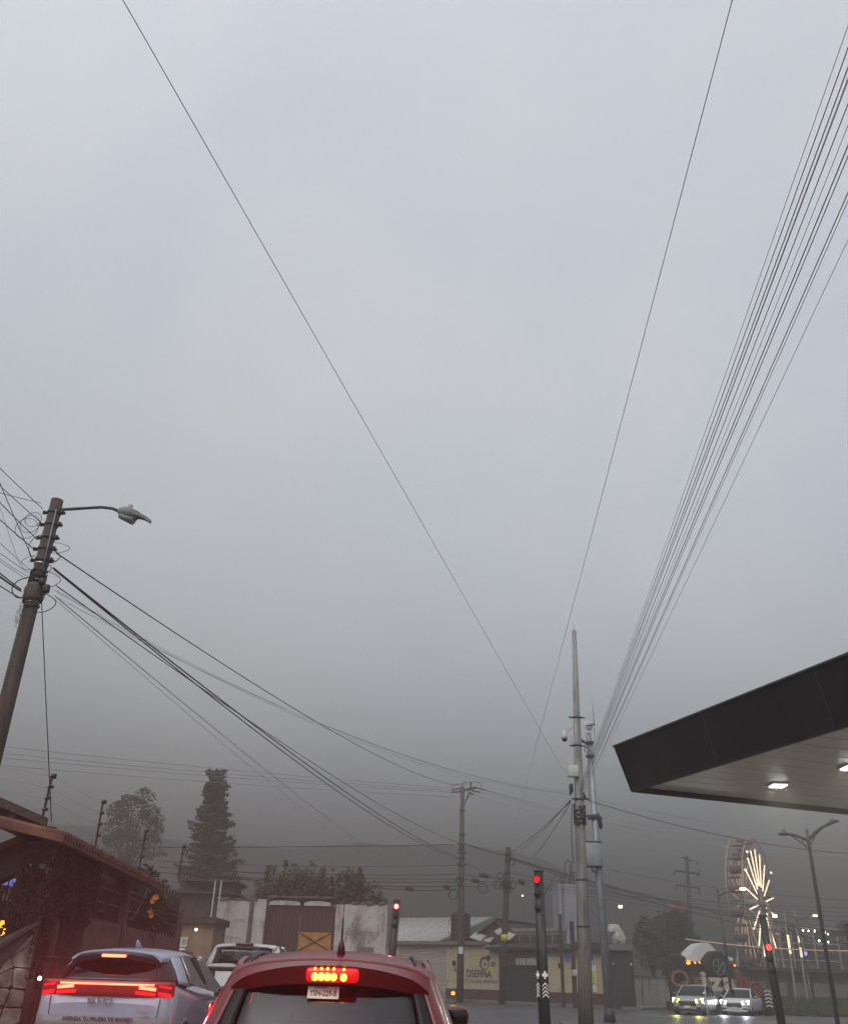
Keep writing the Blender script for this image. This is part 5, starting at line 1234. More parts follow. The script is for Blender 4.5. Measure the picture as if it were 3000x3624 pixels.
# slim steel pole behind it
SD = 43.0
b, h = pole_base(2082, 2595, SD)
spn = thing('steel_camera_pole', 'slim grey steel pole with a round dish and whip antenna beside the concrete pole', 'pole', b)
shift2 = gx(2150, SD) - b.x
def sxo(z_): return shift2 * (1 - z_ / h)
MB().tube([(shift2, 0, 0), (shift2 * .5, 0, h * .5), (0, 0, h)], [.19, .165, .125], 12).build('pole', M['galv'], spn)
MB().tube([(shift2, 0, 0), (shift2, 0, .55)], [.27, .20], 12).build('base_collar', M['darksteel'], spn)
q = at(2081, 2572, SD) - b
MB().lathe([(.001, .06), (.12, .05), (.21, .02), (.235, -.05), (.2, -.09)], n=20, m=Matrix.Translation(q + V((0, -.2, 0))) @ Matrix.Rotation(pi / 2 - .15, 4, 'X') @ Matrix.Rotation(.5, 4, 'Y')).build('dish', M['boxgrey'], spn)
MB().bar(q + V((-.15, -.3, -.05)), at(2102, 2567, SD) - b + V((0, -.2, 0)), .05).build('dish_bracket', M['darksteel'], spn)
MB().tube([at(2102, 2572, SD) - b, at(2097, 2500, SD) - b, at(2092, 2460, SD) - b], [.022, .014, .010], 6).build('whip_antenna', M['galv'], spn)
MB().tube([at(2102, 2575, SD) - b, at(2104, 2620, SD) - b, at(2094, 2650, SD) - b], .012, 5).build('antenna_lead', M['cable'], spn)
for py, w_ in ((2630, .34), (2677, .36), (2897, .62)):
    z_ = at(2090, py, SD).z; MB().box((sxo(z_), -.02, z_), (w_, .36, .10)).build('bracket', M['darksteel'], spn)
MB().bar(at(2045, 2615, SD) - b, at(2080, 2634, SD) - b, .10).build('side_arm', M['darksteel'], spn)
MB().bar(at(2052, 2893, SD) - b + V((0, -.2, 0)), at(2118, 2890, SD) - b + V((0, -.2, 0)), .12).build('side_arm', M['darksteel'], spn)
coil(spn, at(2074, 2658, SD) - b + V((0, -.2, 0)), .11, n=2); 
mb = MB(); mb.tube([at(2108, 2870, SD) - b, at(2120, 2895, SD) - b, at(2126, 2925, SD) - b, at(2125, 2935, SD) - b], [.05, .10, .09, .04], 7); mb.build('cable_bundle', M['cable'], spn)
mb = MB(); mb.tube([at(2076, 2690, SD) - b + V((0, -.2, 0)), at(2078, 2760, SD) - b + V((0, -.2, 0)), at(2084, 2850, SD) - b + V((0, -.2, 0))], .02, 5); mb.build('conduit', M['galv'], spn)
q0, q1 = at(2066, 2985, SD) - b, at(2124, 3070, SD) - b
MB().rbox(((q0.x + q1.x) / 2, -.3, (q0.z + q1.z) / 2), (q1.x - q0.x, .34, q0.z - q1.z), .02).build('cabinet', M['galv'], spn)
MB().box(((q0.x + q1.x) / 2, -.3, q0.z + .02), (q1.x - q0.x + .05, .38, .06)).build('cabinet_lid', M['darksteel'], spn)
mb = MB(); zc_ = q1.z; mb.bar((q0.x, -.3, zc_ - .02), (q1.x, -.3, zc_ - .02), .09); mb.bar((q1.x, -.3, zc_), (q1.x, -.3, zc_ + .3), .08); mb.bar((q0.x + .02, -.3, zc_), (q0.x - .05, -.3, zc_ - .12), .08); mb.build('cabinet_bracket', M['darksteel'], spn)
MB().tube([((q0.x + q1.x) / 2 - .1, -.3, zc_), ((q0.x + q1.x) / 2 - .1, -.34, zc_ - .2), ((q0.x + q1.x) / 2 + .12, -.2, zc_ - .28)], .035, 6).build('conduit', M['cable'], spn)

# far utility poles by the shops
UD = 71.0
b, h = pole_base(1636, 2785, UD)
u1 = thing('far_pole', 'tall far utility pole with a tilted crossarm standing before the cream shop', 'utility pole', b)
ush = gx(1628, UD) - b.x
def uxo(z_): return ush * (1 - z_ / h)
MB().tube([(ush, 0, 0), (ush * .5, 0, h * .5), (0, 0, h)], [.27, .225, .155], 10).build('pole', M['poledark'], u1)
def U(px, py, D=UD, bb=None): return at(px, py, D) - (bb if bb else b)
MB().bar(U(1624, 2802), U(1682, 2788), .18, .14).build('crossarm', M['darksteel'], u1)
MB().bar(U(1662, 2795), U(1640, 2858), .07).build('brace', M['darksteel'], u1); MB().bar(U(1675, 2792), U(1643, 2845), .06).build('brace', M['darksteel'], u1)
for a_, c_ in (((1600, 2797), (1630, 2790)), ((1597, 2805), (1628, 2803)), ((1680, 2787), (1715, 2797)), ((1668, 2798), (1698, 2805)), ((1660, 2806), (1676, 2813))):
    MB().tube([U(*a_), U(*c_)], .05, 6).build('insulator', M['darksteel'], u1)
for pts in (((1605, 2800), (1598, 2785), (1612, 2776), (1650, 2775)), ((1632, 2785), (1640, 2768), (1662, 2770), (1668, 2785)), ((1665, 2788), (1672, 2766), (1698, 2770), (1705, 2790))):
    MB().tube([U(*p) for p in pts], .025, 5).build('jumper_wire', M['cable'], u1)
MB().tube([U(1665, 2795), U(1665, 2768)], .05, 6).build('insulator', M['darksteel'], u1)
for py in (2870, 2955, 2990, 3005, 3020, 3040, 3062, 3110, 3135):
    z_ = at(1634, py, UD).z; MB().box((uxo(z_), -.2, z_), (.72 if py in (2990, 3020, 3062) else .5, .1, .12)).build('bracket', M['darksteel'], u1)
coil(u1, U(1622, 3120) + V((0, -.3, 0)), .22, n=2, tr=.03)
MB().box((uxo(2) - .0, -.27, at(1636, 3365, UD).z), (.34, .02, .46)).build('notice', M['paper'], u1)
UD2 = 70.5
b2, h2 = pole_base(1798, 3000, UD2)
u2 = thing('far_pole', 'shorter far wooden pole hung with cable coils and a yellow band', 'utility pole', b2)
us2 = gx(1774, UD2) - b2.x
def u2xo(z_): return us2 * (1 - z_ / h2)
MB().tube([(us2, 0, 0), (us2 * .5, 0, h2 * .5), (0, 0, h2)], [.23, .22, .19], 10).build('pole', M['wood'], u2)
z_ = at(1777, 3320, UD2).z; MB().lathe([(.24, -.22), (.25, -.22), (.25, .22), (.24, .22)], c=(u2xo(z_), 0, z_), n=12).build('painted_band', M['yellow'], u2)
for px, py, r_ in ((1808, 3055, .20), (1768, 3103, .22), (1782, 3140, .30), (1812, 3135, .24), (1800, 3150, .22), (1760, 3135, .26)):
    coil(u2, at(px, py, UD2) - b2 + V((0, -.32, 0)), r_, n=2, tr=.028)
for py in (3025, 3045, 3090, 3115, 3125):
    z_ = at(1790, py, UD2).z; MB().box((u2xo(z_), -.2, z_), (.5, .1, .16)).build('bracket', M['darksteel'], u2)
z_ = at(1790, 3130, UD2).z; MB().lathe([(.26, -.4), (.32, -.1), (.30, .25), (.24, .4)], c=(u2xo(z_), 0, z_), n=10).build('cable_sleeve', M['cable'], u2)
for px, py, w_ in ((1712, 3100, .75), (1683, 3118, .6), (1845, 3122, .5), (1448, 3147, .6), (1580, 3140, .5)):
    q = at(px, py, UD2 - .6)
    sb_ = thing('splice_closure', {1712: 'black cable splice closure hanging left of the shorter wooden pole', 1683: 'black splice closure with a drooping coil right of the tall far pole', 1845: 'small splice closure on the cable right of the wooden pole', 1448: 'splice closure on the low cable right of the lit left signal', 1580: 'tangled splice closure just left of the tall far pole'}[px], 'splice closure', q, 0, 'splice closures on the low cables')
    MB().tube([(-w_ / 2, 0, .06), (-w_ * .4, 0, .05), (w_ * .4, 0, -.05), (w_ / 2, 0, -.06)], [.05, .15, .15, .05], 8).build('closure', M['cable'], sb_)
    if px in (1683, 1580): coil(sb_, (.5, 0, -.5), .32, n=2, tr=.03)

# crossarm pole in the fog on the right
FD = 96.0
b3, h3 = pole_base(2429, 3032, FD)
u3 = thing('crossarm_pole', 'faint utility pole with three crossarms in the fog left of the ferris wheel', 'utility pole', b3)
us3 = gx(2452, FD) - b3.x
MB().tube([(us3, 0, 0), (0, 0, h3)], [.24, .17], 8).build('pole', M['darksteel'], u3)
for (a_, c_, w_) in (((2412, 3036), (2448, 3048), .14), ((2390, 3083), (2474, 3094), .17), ((2392, 3133), (2474, 3144), .14)):
    MB().bar(at(*a_, FD) - b3, at(*c_, FD) - b3, w_).build('crossarm', M['darksteel'], u3)
for a_, c_ in (((2390, 3083), (2381, 3100)), ((2474, 3092), (2466, 3105)), ((2474, 3080), (2474, 3094)), ((2392, 3133), (2391, 3150)), ((2474, 3144), (2475, 3168)), ((2420, 3130), (2421, 3155)), ((2462, 3045), (2470, 3062))):
    MB().bar(at(*a_, FD) - b3, at(*c_, FD) - b3, .10).build('insulator', M['darksteel'], u3)

# double armed street lamp
DD = 43.0
b4, h4 = pole_base(2853, 2936, DD)
dl = thing('double_street_lamp', 'unlit double armed street lamp on the right with curved trussed arms', 'street lamp', b4)
ds = gx(2945, DD) - b4.x
def D4(px, py): return at(px, py, DD) - b4
MB().tube([(ds, 0, 0), D4(2862, 2990), (0, 0, h4)], [.095, .075, .05], 10).build('pole', M['darksteel'], dl)
for nm, top, low, head in (('l', [(2856, 2975), (2840, 2968), (2815, 2957), (2785, 2952)], [(2858, 3005), (2838, 2985), (2818, 2972), (2800, 2958)], [(2790, 2954), (2772, 2950), (2755, 2954)]),
                           ('r', [(2862, 2972), (2880, 2950), (2900, 2933), (2925, 2920)], [(2862, 3000), (2875, 2975), (2890, 2950), (2912, 2930)], [(2925, 2921), (2945, 2908), (2968, 2906)])):
    a_ = MB().tube([D4(*p) for p in top], [.06, .065, .07, .06], 7).build('lamp_arm', M['darksteel'], dl)
    mb = MB(); mb.tube([D4(*p) for p in low], .028, 6)
    for t_ in (1, 2): mb.bar(D4(*top[t_]), D4(*low[t_]), .03)
    mb.build('truss', M['darksteel'], a_)
    MB().tube([D4(*p) for p in head], [.06, .11, .04], 8).build('lamp_head', M['darksteel'], dl)
q = D4(2773, 2944); MB().tube([q + V((0, 0, -.02)), q + V((0, 0, .1))], .05, 6).build('photocell', M['darksteel'], dl)

# smaller street lamps, lit
def arm_lamp(label, top, armpts, lamp, D, lit=True):
    b_, h_ = pole_base(*top, D); t = thing('street_lamp', label, 'street lamp', b_, 0, 'lit street lamps in the fog')
    MB().tube([(gx(top[0] + (top[0] - 1690) * .06, D) - b_.x, 0, 0), (0, 0, h_)], [.10, .07], 8).build('pole', M['darksteel'], t)
    MB().tube([at(*p, D) - b_ for p in armpts], [.05] * (len(armpts) - 1) + [.11], 6).build('lamp_arm', M['darksteel'], t)
    q_ = at(*lamp, D) - b_; MB().rbox(q_, (.34, .28, .15), .06, seg=3).build('lamp_head', M['lampwarm'], t)
    point_lamp('lamp_light', q_ + V((0, -.1, -.3)), (1, .85, .55), 8, t, .1); return t
arm_lamp('lit street lamp with a single arm in front of the ferris wheel', (2537, 3145), [(2541, 3172), (2560, 3163), (2585, 3154), (2612, 3148)], (2628, 3147), 62)
arm_lamp('lit street lamp with a single arm beside the double armed lamp pole', (2812, 3243), [(2815, 3262), (2835, 3254), (2858, 3247), (2872, 3243)], (2884, 3241), 88)
for px, py, D, lb, r_ in ((2741, 3243, 95, 'lone lit lamp to the right of the ferris wheel hub', .20), (2195, 3210, 92, 'lone lit lamp in the fog above the stone figure', .17), (1849, 3171, 150, 'tiny distant light on the dark hill left of the front traffic signal', .13)):
    q = at(px, py, D); t = thing('distant_lamp', lb, 'lamp', (q.x, D, 0), 0, 'distant lit lamps in the fog')
    MB().tube([(0, .3, hillz(q.x, D) if D > 112 else 0), (0, .3, q.z)], [.08, .05], 6).build('pole', M['darksteel'], t); MB().rbox((0, 0, q.z), (r_ * 2, .3, r_ * 1.3), .08).build('lamp_head', M['lampwarm'], t)

# column traffic signals
def signal(label, px, ytop, D, w_, pxb, ylamp, dxl, lampm, marks=True, watt=0, rl=.1):
    b_, h_ = pole_base(px, ytop, D); t = thing('traffic_signal', label, 'traffic light', b_, 0, 'black column traffic signals')
    sh_ = gx(pxb, D) - b_.x
    zl_ = at(px, ylamp, D).z
    def ox(z_): return sh_ * (1 - z_ / h_)
    mb = MB(); hw_ = w_ / 2
    for z0, z1, k in ((0, h_, 1),):
        P = []
        for z_ in (z0, z1):
            for i in range(12):
                a_ = 2 * pi * i / 12; P.append((ox(z_) + hw_ * cos(a_) * (1.22 - .22 * z_ / h_), hw_ * .9 * sin(a_) * (1.22 - .22 * z_ / h_), z_))
        mb.add(P, [(i, (i + 1) % 12, 12 + (i + 1) % 12, 12 + i) for i in range(12)] + [list(range(12))[::-1], list(range(12, 24))], True)
    mb.build('column', M['black'], t)
    MB().rbox((ox(h_), 0, h_ + .02), (w_ * .98, w_ * .9, .05), .02).build('cap', M['black'], t)
    c = V((ox(zl_) + dxl * hw_, -hw_ * .96, zl_))
    dn = V((dxl * .5, -1, 0)).normalized()
    LM = Matrix.Translation(c) @ dn.to_track_quat('Z', 'Y').to_matrix().to_4x4()
    MB().lathe([(.0005, .02), (rl * .6, .014), (rl, 0)], n=20, m=LM, caps=False).build('red_lamp', lampm, t)
    MB().lathe([(rl * 1.02, -.05), (rl * 1.18, -.05), (rl * 1.18, .03), (rl * 1.02, .03)], n=20, m=LM, caps=False).build('lamp_ring', M['black'], t)
    if lampm is M['sigred']: MB().lathe([(.0005, .03), (rl * .4, .027), (rl * .66, .018)], n=20, m=LM, caps=False).build('lamp_core', M['sigcore'], t)
    for k in (1, 2):
        c2 = V((ox(zl_ - .30 * k) + dxl * hw_, -hw_ * .97, zl_ - .30 * k)); L2 = Matrix.Translation(c2) @ dn.to_track_quat('Z', 'Y').to_matrix().to_4x4()
        MB().lathe([(.0005, .012), (rl, .004), (rl * 1.06, -.02)], n=16, m=L2, caps=False).build('dark_lens', M['frit'], t)
    if watt: spot_lamp('signal_light', c + dn * .08, (1, .02, .02), watt * 8, t, dn, 150, .04)
    if marks:
        ym = -hw_ * 1.18
        for mx_, sc in ((.03, .62), (-hw_ * 1.08, .34)):
            zc0 = at(pxb, 3452, D).z; x0 = ox(zc0) + mx_; yy = ym if sc > .5 else -hw_ * .62
            mb = MB(); mb.box((x0 + .0, yy, zc0), (.065 * sc, .03, .15)); mb.box((x0 + .0, yy - .001, zc0), (.20 * sc, .03, .055)); mb.build('white_cross', M['paper'], t)
            for k in range(4):
                zk = at(pxb, 3485 + k * 13, D).z; x0 = ox(zk) + mx_; mb = MB(); wv = .105 * sc; tv = .021
                mb.prism([(-wv, -.05), (0, .01), (wv, -.05), (wv, -.05 + tv), (0, .01 + tv * 1.3), (-wv, -.05 + tv)], lambda a, b, d: V((x0 + a, d, zk + b)), yy - .008, yy + .02)
                mb.build('white_chevron', M['paper'], t)
    return t
signal('black column traffic signal with white chevrons left of the concrete pole', 1905, 3088, 22, .22, 1924, 3116, -.55, M['siggrim'], True, 0, .075)
signal('black column traffic signal glowing bright red before the white wall', 1404, 3190, 34, .25, 1372, 3210, 0, M['sigred'], True, 4, .095)
signal('black column traffic signal with a red lamp in front of the ferris wheel', 2697, 3246, 28, .20, 2752, 3354, -.1, M['sigdeep'], False, 0, .085)
signal('black column traffic signal cut off by the right edge of the view', 3000, 3277, 28, .20, 3060, 3380, .0, M['siggrim'], False, 0, .085)

# amber beacon at the foot of the far pole
q = at(1603, 3517, 66)
t = thing('amber_beacon', 'amber flashing beacon glowing low beside the far utility pole base', 'beacon', (q.x, 66, .005))
MB().lathe([(.28, 0), (.26, .05), (.07, .08), (.05, q.z - .15), (.08, q.z - .12), (.08, q.z - .1)], n=12).build('stand', M['black'], t); MB().ball((0, 0, q.z), .13, 10).build('lamp', M['amber'], t); point_lamp('beacon_light', (0, -.3, q.z), (1, .45, .08), 4, t, .05)

# ================================================================== PETROL STATION CANOPY
ZS = 5.0
K0 = atz(2230, 2793, ZS); e1 = V((-.352, 1, 0)).normalized(); e2 = V((1, .352, 0)).normalized()   # e1 away along the road edge, e2 across
can = thing('canopy', 'petrol station canopy with a black sloping fascia and lit soffit on the right', 'canopy', K0, 0)
LX, LY = 16.0, 26.0; FH = .88; OUT = .20
def cpt(a, b, z): q_ = e2 * a - e1 * b; return V((q_.x, q_.y, z))
fa = MB()
def fascia(a0, b0, a1, b1, oa, ob):
    mb = MB(); A_ = [cpt(a0, b0, 0), cpt(a1, b1, 0)]
    P = [cpt(a0, b0, -.03), cpt(a1, b1, -.03), cpt(a1 + oa[1], b1 + ob[1], FH), cpt(a0 + oa[0], b0 + ob[0], FH)]
    inn = V((0, 0, 0)); c_ = cpt(LX / 2, LY / 2, 0); mid = (P[0] + P[1]) / 2; n_ = V((c_.x - mid.x, c_.y - mid.y, 0)); n_ = n_.normalized() * .12
    Q = [p + n_ for p in P]; mb.add(P + Q, [(0, 1, 2, 3), (7, 6, 5, 4), (0, 4, 5, 1), (1, 5, 6, 2), (2, 6, 7, 3), (3, 7, 4, 0)]); return mb
fascia(0, 0, 0, LY, (-OUT, -OUT), (-OUT, OUT)).build('fascia', M['fascia'], can)
fascia(0, 0, LX, 0, (-OUT, OUT), (-OUT, -OUT)).build('fascia', M['fascia'], can)
fascia(LX, 0, LX, LY, (OUT, OUT), (-OUT, OUT)).build('fascia', M['fascia'], can)
fascia(0, LY, LX, LY, (-OUT, OUT), (OUT, OUT)).build('fascia', M['fascia'], can)
MB().add([cpt(.1, .1, FH - .1), cpt(LX - .1, .1, FH - .1), cpt(LX - .1, LY - .1, FH - .1), cpt(.1, LY - .1, FH - .1)], [(0, 1, 2, 3)]).build('roof_deck', M['galv'], can)
for k in range(1, 9):                       # folded seams between the fascia sheets
    b_ = LY * k / 9
    MB().bar(cpt(-.006, b_, -.02), cpt(-OUT - .006, b_, FH), .014, .012).build('fascia_seam', M['carblack'], can)
for k in range(1, 6):
    a_ = LX * k / 6
    MB().bar(cpt(a_, -.006, -.02), cpt(a_, -OUT - .006, FH), .014, .012).build('fascia_seam', M['carblack'], can)
MB().bar(cpt(-OUT - .01, -OUT, FH + .012), cpt(-OUT - .01, LY, FH + .012), .05, .03).build('fascia_trim', M['darksteel'], can)
for p0, p1 in (((0, 0), (0, LY)), ((0, 0), (LX, 0))):
    MB().bar(cpt(p0[0] + .03, p0[1] + .03, -.035), cpt(p1[0] + .03, p1[1] + .03, -.035), .09, .05).build('drip_edge', M['fascia'], can)
np_ = 52; pw_ = (LY - .3) / np_                # soffit of long metal pans, joints open a centimetre
pan = MB().prism([(.0, 0), (.02, -.018), (pw_ - .03, -.018), (pw_ - .01, 0)], lambda a, b, d: cpt(d, a, b), .15, LX - .15).mesh('soffit_panel'); pan.materials.append(M['soffit'])
rr = random.Random(6)
for k in range(np_):
    o = bpy.data.objects.new('soffit_panel', pan); COL.objects.link(o); o.parent = can; v_ = cpt(0, .15 + k * pw_, .035 + rr.uniform(-.004, .004)); o.location = v_
    o.rotation_euler = (rr.uniform(-.0015, .0015), rr.uniform(-.0008, .0008), 0)
MB().add([cpt(.1, .1, .09), cpt(LX - .1, .1, .09), cpt(LX - .1, LY - .1, .09), cpt(.1, LY - .1, .09)], [(0, 1, 2, 3)]).build('soffit_backing', M['carblack'], can)
def canopy_light(px, py):
    q_ = atz(px, py, ZS + .01) - K0
    MB().rbox((q_.x, q_.y, -.0), (.34, .34, .05), .02).build('light_frame', M['white'], can)
    lo_ = MB().box((q_.x, q_.y, -.032), (.26, .26, .012)).build('light', M['lampwhite'], can)
    l = bpy.data.lights.new('canopy_light', 'AREA'); l.energy = 46; l.size = .3; l.color = (1, .95, .82)
    o = bpy.data.objects.new('canopy_light', l); COL.objects.link(o); o.parent = can; o.location = (q_.x, q_.y, -.06)
ls = [(2752, 2775), (3008, 2712)]
for p in ls: canopy_light(*p)
d_ = atz(3008, 2712, ZS) - atz(2752, 2775, ZS)
for p in (2, 3):
    q_ = atz(2752, 2775, ZS) + d_ * p
    l = bpy.data.lights.new('canopy_light', 'AREA'); l.energy = 46; l.size = .3; l.color = (1, .95, .82)
    o = bpy.data.objects.new('canopy_light', l); COL.objects.link(o); o.parent = can; o.location = q_ - K0 + V((0, 0, -.06)); MB().box((q_ - K0) + V((0, 0, -.03)), (.26, .26, .012)).build('light', M['lampwhite'], can)
for a_, b_ in ((5, 6), (5, 20), (12, 6), (12, 20)):
    p = cpt(a_, b_, 0); mb = MB(); mb.box((p.x, p.y, -ZS / 2 + .05), (.45, .45, ZS - .15), rz=atan2(e2.y, e2.x)); mb.build('column', M['fascia'], can)

# ================================================================== FAIRGROUND
WD = 104.0
hub = at(2664, 3199, WD); topw_ = at(2655, 2968, WD); Rw = topw_.z - hub.z
fw = thing('ferris_wheel', 'small ferris wheel seen nearly edge-on with glowing spoke lights in the fog', 'ferris wheel', (hub.x, WD, 0))
wa = radians(90 - 33.5); ux = V((cos(wa), sin(wa), 0)); un = V((-ux.y, ux.x, 0))
if un.y > 0: un = -un
def wp(a, r_, off=0): return V((0, 0, hub.z)) + ux * (r_ * cos(a)) + V((0, 0, r_ * sin(a))) + un * off
for off in (-.85, .85):
    MB().tube([wp(2 * pi * k / 40, Rw, off) for k in range(41)], .075, 6, caps=False).build('rim', M['wheelframe'], fw)
    MB().tube([wp(2 * pi * k / 40, Rw * .82, off) for k in range(41)], .04, 5, caps=False).build('inner_rim', M['wheelframe'], fw)
NS = 18
for k in range(NS):
    a_ = 2 * pi * (k + .5) / NS
    for off in (-.85, .85):
        s_ = MB().bar(wp(a_, .3, off), wp(a_, Rw, off), .07).build('spoke', M['wheelframe'], fw)
        MB().tube([wp(a_, Rw * .26, off + .1 * off), wp(a_, Rw * .82, off + .1 * off)], .08 if off > 0 else .06, 6).build('light_tube', M['tubewarm'] if off > 0 else M['tubedim'], s_)
    MB().bar(wp(a_, Rw, -.85), wp(a_, Rw, .85), .07).build('cross_tie', M['wheelframe'], fw)
    p = wp(a_ + pi / NS, Rw * .99)
    gd = MB().lathe([(.35, -1.75), (.62, -1.6), (.68, -1.05), (.62, -1.0)], c=p, n=12).build('gondola', M['gondola'], fw)
    MB().tube([p + V((0, 0, -.95)), p + V((0, 0, 0))], .05, 5).build('gondola_hanger', M['wheelframe'], gd)
    MB().lathe([(.72, -.28), (.4, -.1), (.05, 0)], c=p, n=12).build('gondola_canopy', M['gondola'], gd)
MB().tube([wp(0, 0, -1.3), wp(0, 0, 1.3)], .35, 12).build('hub', M['wheelframe'], fw)
for off in (-1.5, 1.5):
    for sx in (-1, 1):
        MB().bar(wp(0, 0, off), V((0, 0, 0)) + ux * (sx * 3.2) + un * off * 1.4, .22).build('leg', M['wheelframe'], fw)
MB().box((0, 0, .5), (7, 7, 1.0), rz=wa).build('platform', M['gondola'], fw)
for a_, r_ in ((2.3, .95), (2.7, .97), (.6, .95)): MB().ball(wp(a_, Rw * r_, 1.15), .14, 8).build('bulb', M['tubewarm'], fw)
for k, (px, p0, p1, lb) in enumerate(((2787, 3312, 3375, 'vertical strip of warm lights on the left fairground mast'), (2825, 3312, 3386, 'vertical strip of warm lights on the right fairground mast with a gap'))):
    D = 92; A_, B_ = at(px, p0, D), at(px - 2, p1, D); t = thing('light_mast', lb, 'light mast', (A_.x, D, 0), 0, 'fairground light masts')
    MB().bar((0, .2, 0), (0, .2, A_.z + 2.2), .14).build('mast', M['wheelframe'], t)
    n_ = 14
    for i in range(n_):
        if k == 1 and 5 <= i <= 7: continue
        if k == 0 and i == 10: continue
        MB().rbox((0, 0, A_.z + (B_.z - A_.z) * i / (n_ - 1)), (.20, .12, .10), .03).build('bulb', M['tubewarm'], t)
q = at(2849, 3376, 90); t = thing('blue_lamp', 'blue fairground lamp beside the right light mast', 'lamp', (q.x, 90, 0)); MB().ball((0, 0, q.z), .17, 10).build('bulb', M['bluelamp'], t); MB().tube([(0, .2, 0), (0, .2, q.z)], .06, 6).build('post', M['wheelframe'], t); point_lamp('blue_light', (0, -.4, q.z), (.2, .2, 1), 6, t)
t = thing('hanging_lights', 'scattered white fairground lights hung left and right of the double armed lamp pole', 'lights', at(2880, 3300, 100))
o_ = at(2880, 3300, 100)
for px, py in ((2841, 3293), (2860, 3294), (2882, 3296), (2919, 3301), (2898, 3331), (2916, 3330), (2930, 3335), (2929, 3306)):
    MB().ball(at(px, py, 100) - o_, .07, 6, (1, 1, 1.5)).build('bulb', M['lampwhite'], t)
fr_ = MB()
for x_ in (2760, 2800, 2840, 2880, 2925, 2965): a_ = at(x_, 3300 + (x_ % 7) * 4, 100) - o_; fr_.bar((a_.x, .3, -o_.z), (a_.x, .3, a_.z), .12)
for py in (3285, 3340, 3400): fr_.bar(at(2755, py - 4, 100) - o_ + V((0, .3, 0)), at(2975, py + 4, 100) - o_ + V((0, .3, 0)), .10)
fr_.build('scaffold', M['wheelframe'], t)
rd_ = thing('fair_stall', 'long dim fairground stall with a pale counter behind the right lamp pole', 'stall', (gx(2865, 92), 94, 0))
MB().box((0, 1.5, 1.5), (9.5, 2.6, 3.0)).build('wall', M['darkwall'], rd_); MB().box((0, 1.2, 3.15), (10.2, 3.6, .25)).build('roof', M['darkwall'], rd_)
for k in range(5): MB().box((-4 + k * 2, -.0 + .16, 1.5), (1.5, .06, 1.1)).build('counter_opening', M['block'], rd_)
MB().box((0, .1, .9), (9.6, .3, .12)).build('counter', M['brick'], rd_)
# glowing cord of lights across the fair
def cable(p0, p1, sag, r, m, label, group, n=26, name='overhead_cable', cat='cable', ns=5):
    p0, p1 = V(p0), V(p1); o_ = p0.copy(); pts = []
    for i in range(n + 1):
        u = i / n; p = p0.lerp(p1, u) - V((0, 0, 4 * sag * u * (1 - u))); pts.append(p - o_)
    o = MB().tube(pts, r, ns).build(name, m, None, o_); return tag(o, label, cat, group)
cable(at(2424, 3324, 88), at(3030, 3366, 88), .25, .035, M['tubedim'], 'thin glowing pinkish light cord strung across the fairground', None, name='festoon_cable', cat='cable')
q = at(2410, 3240, 110); t = thing('red_roof_hut', 'dim hut with a red pitched roof behind the crossarm pole', 'hut', (q.x, 110, 0)); a_, b_ = at(2372, 3226, 110), at(2436, 3226, 110); zt_ = at(2405, 3196, 110).z
MB().prism([(a_.x - q.x, a_.z), (b_.x - q.x, a_.z), (b_.x - q.x - .3, zt_), (a_.x - q.x + .8, zt_)], f3, 0, 4).build('roof', M['redroof'], t); MB().box((0, 2, a_.z / 2), (1.8, 3.6, a_.z)).build('wall', M['darkwall'], t)

# raised off-road truck display
TD = 68.0
q = at(2510, 3430, TD)
tk = thing('raised_offroad_truck', 'white off-road show truck with a huge tyre raised behind the oncoming cars', 'truck', (q.x, TD, 0))
def T(px, py, dy=0): p = at(px, py, TD + dy); return V((p.x - q.x, p.y - TD, p.z))
outl = [(2424, 3402), (2452, 3364), (2468, 3348), (2484, 3337), (2504, 3337), (2520, 3352), (2536, 3368), (2553, 3384), (2540, 3388), (2514, 3382), (2496, 3390), (2484, 3403), (2455, 3404)]
mb = MB(); mb.prism([(T(*p).x, T(*p).z) for p in outl], f3, .0, 2.6); mb.build('cab', M['tent'], tk)
mb = MB(); mb.prism([(T(*p).x, T(*p).z) for p in ((2562, 3382), (2594, 3390), (2596, 3404), (2580, 3400), (2562, 3393))], f3, .1, 2.0); mb.build('bonnet', M['tent'], tk)
tc_ = T(2530, 3424); Rt = .96
tm = Matrix.Translation(tc_ + V((-.1, -.45, .02))) @ Matrix.Rotation(pi / 2, 4, 'X') @ Matrix.Rotation(.45, 4, 'Y')
ty = MB().lathe([(Rt * .52, .30), (Rt * .9, .36), (Rt, .28), (Rt, -.28), (Rt * .9, -.36), (Rt * .52, -.3)], n=28, m=tm)
ty.build('tyre', M['rubber'], tk)
rm = MB().lathe([(Rt * .50, .30), (Rt * .54, .36), (Rt * .54, .2)], n=24, m=tm, caps=False)
for k in range(5):
    a_ = 2 * pi * k / 5; rm.bar(tm @ V((.05 * cos(a_), .05 * sin(a_), .28)), tm @ V((Rt * .5 * cos(a_ + .5), Rt * .5 * sin(a_ + .5), .32)), .12, .06)
rm.build('rim', M['galv'], tk)
MB().lathe([(.001, .22), (Rt * .5, .22)], n=20, m=tm, caps=False).build('brake_disc', M['black'], tk)
mb = MB(); P = [T(2477, 3412), T(2484, 3396), T(2500, 3385), T(2522, 3383), (T(2545, 3388)), T(2556, 3398)]
mb.tube([p + V((0, -.35, 0)) for p in P], .14, 7); mb.build('wheel_arch', M['rubber'], tk)
MB().box((-.6, 1.0, T(2500, 3420).z - .1), (4.6, 1.6, .5)).build('chassis', M['black'], tk)
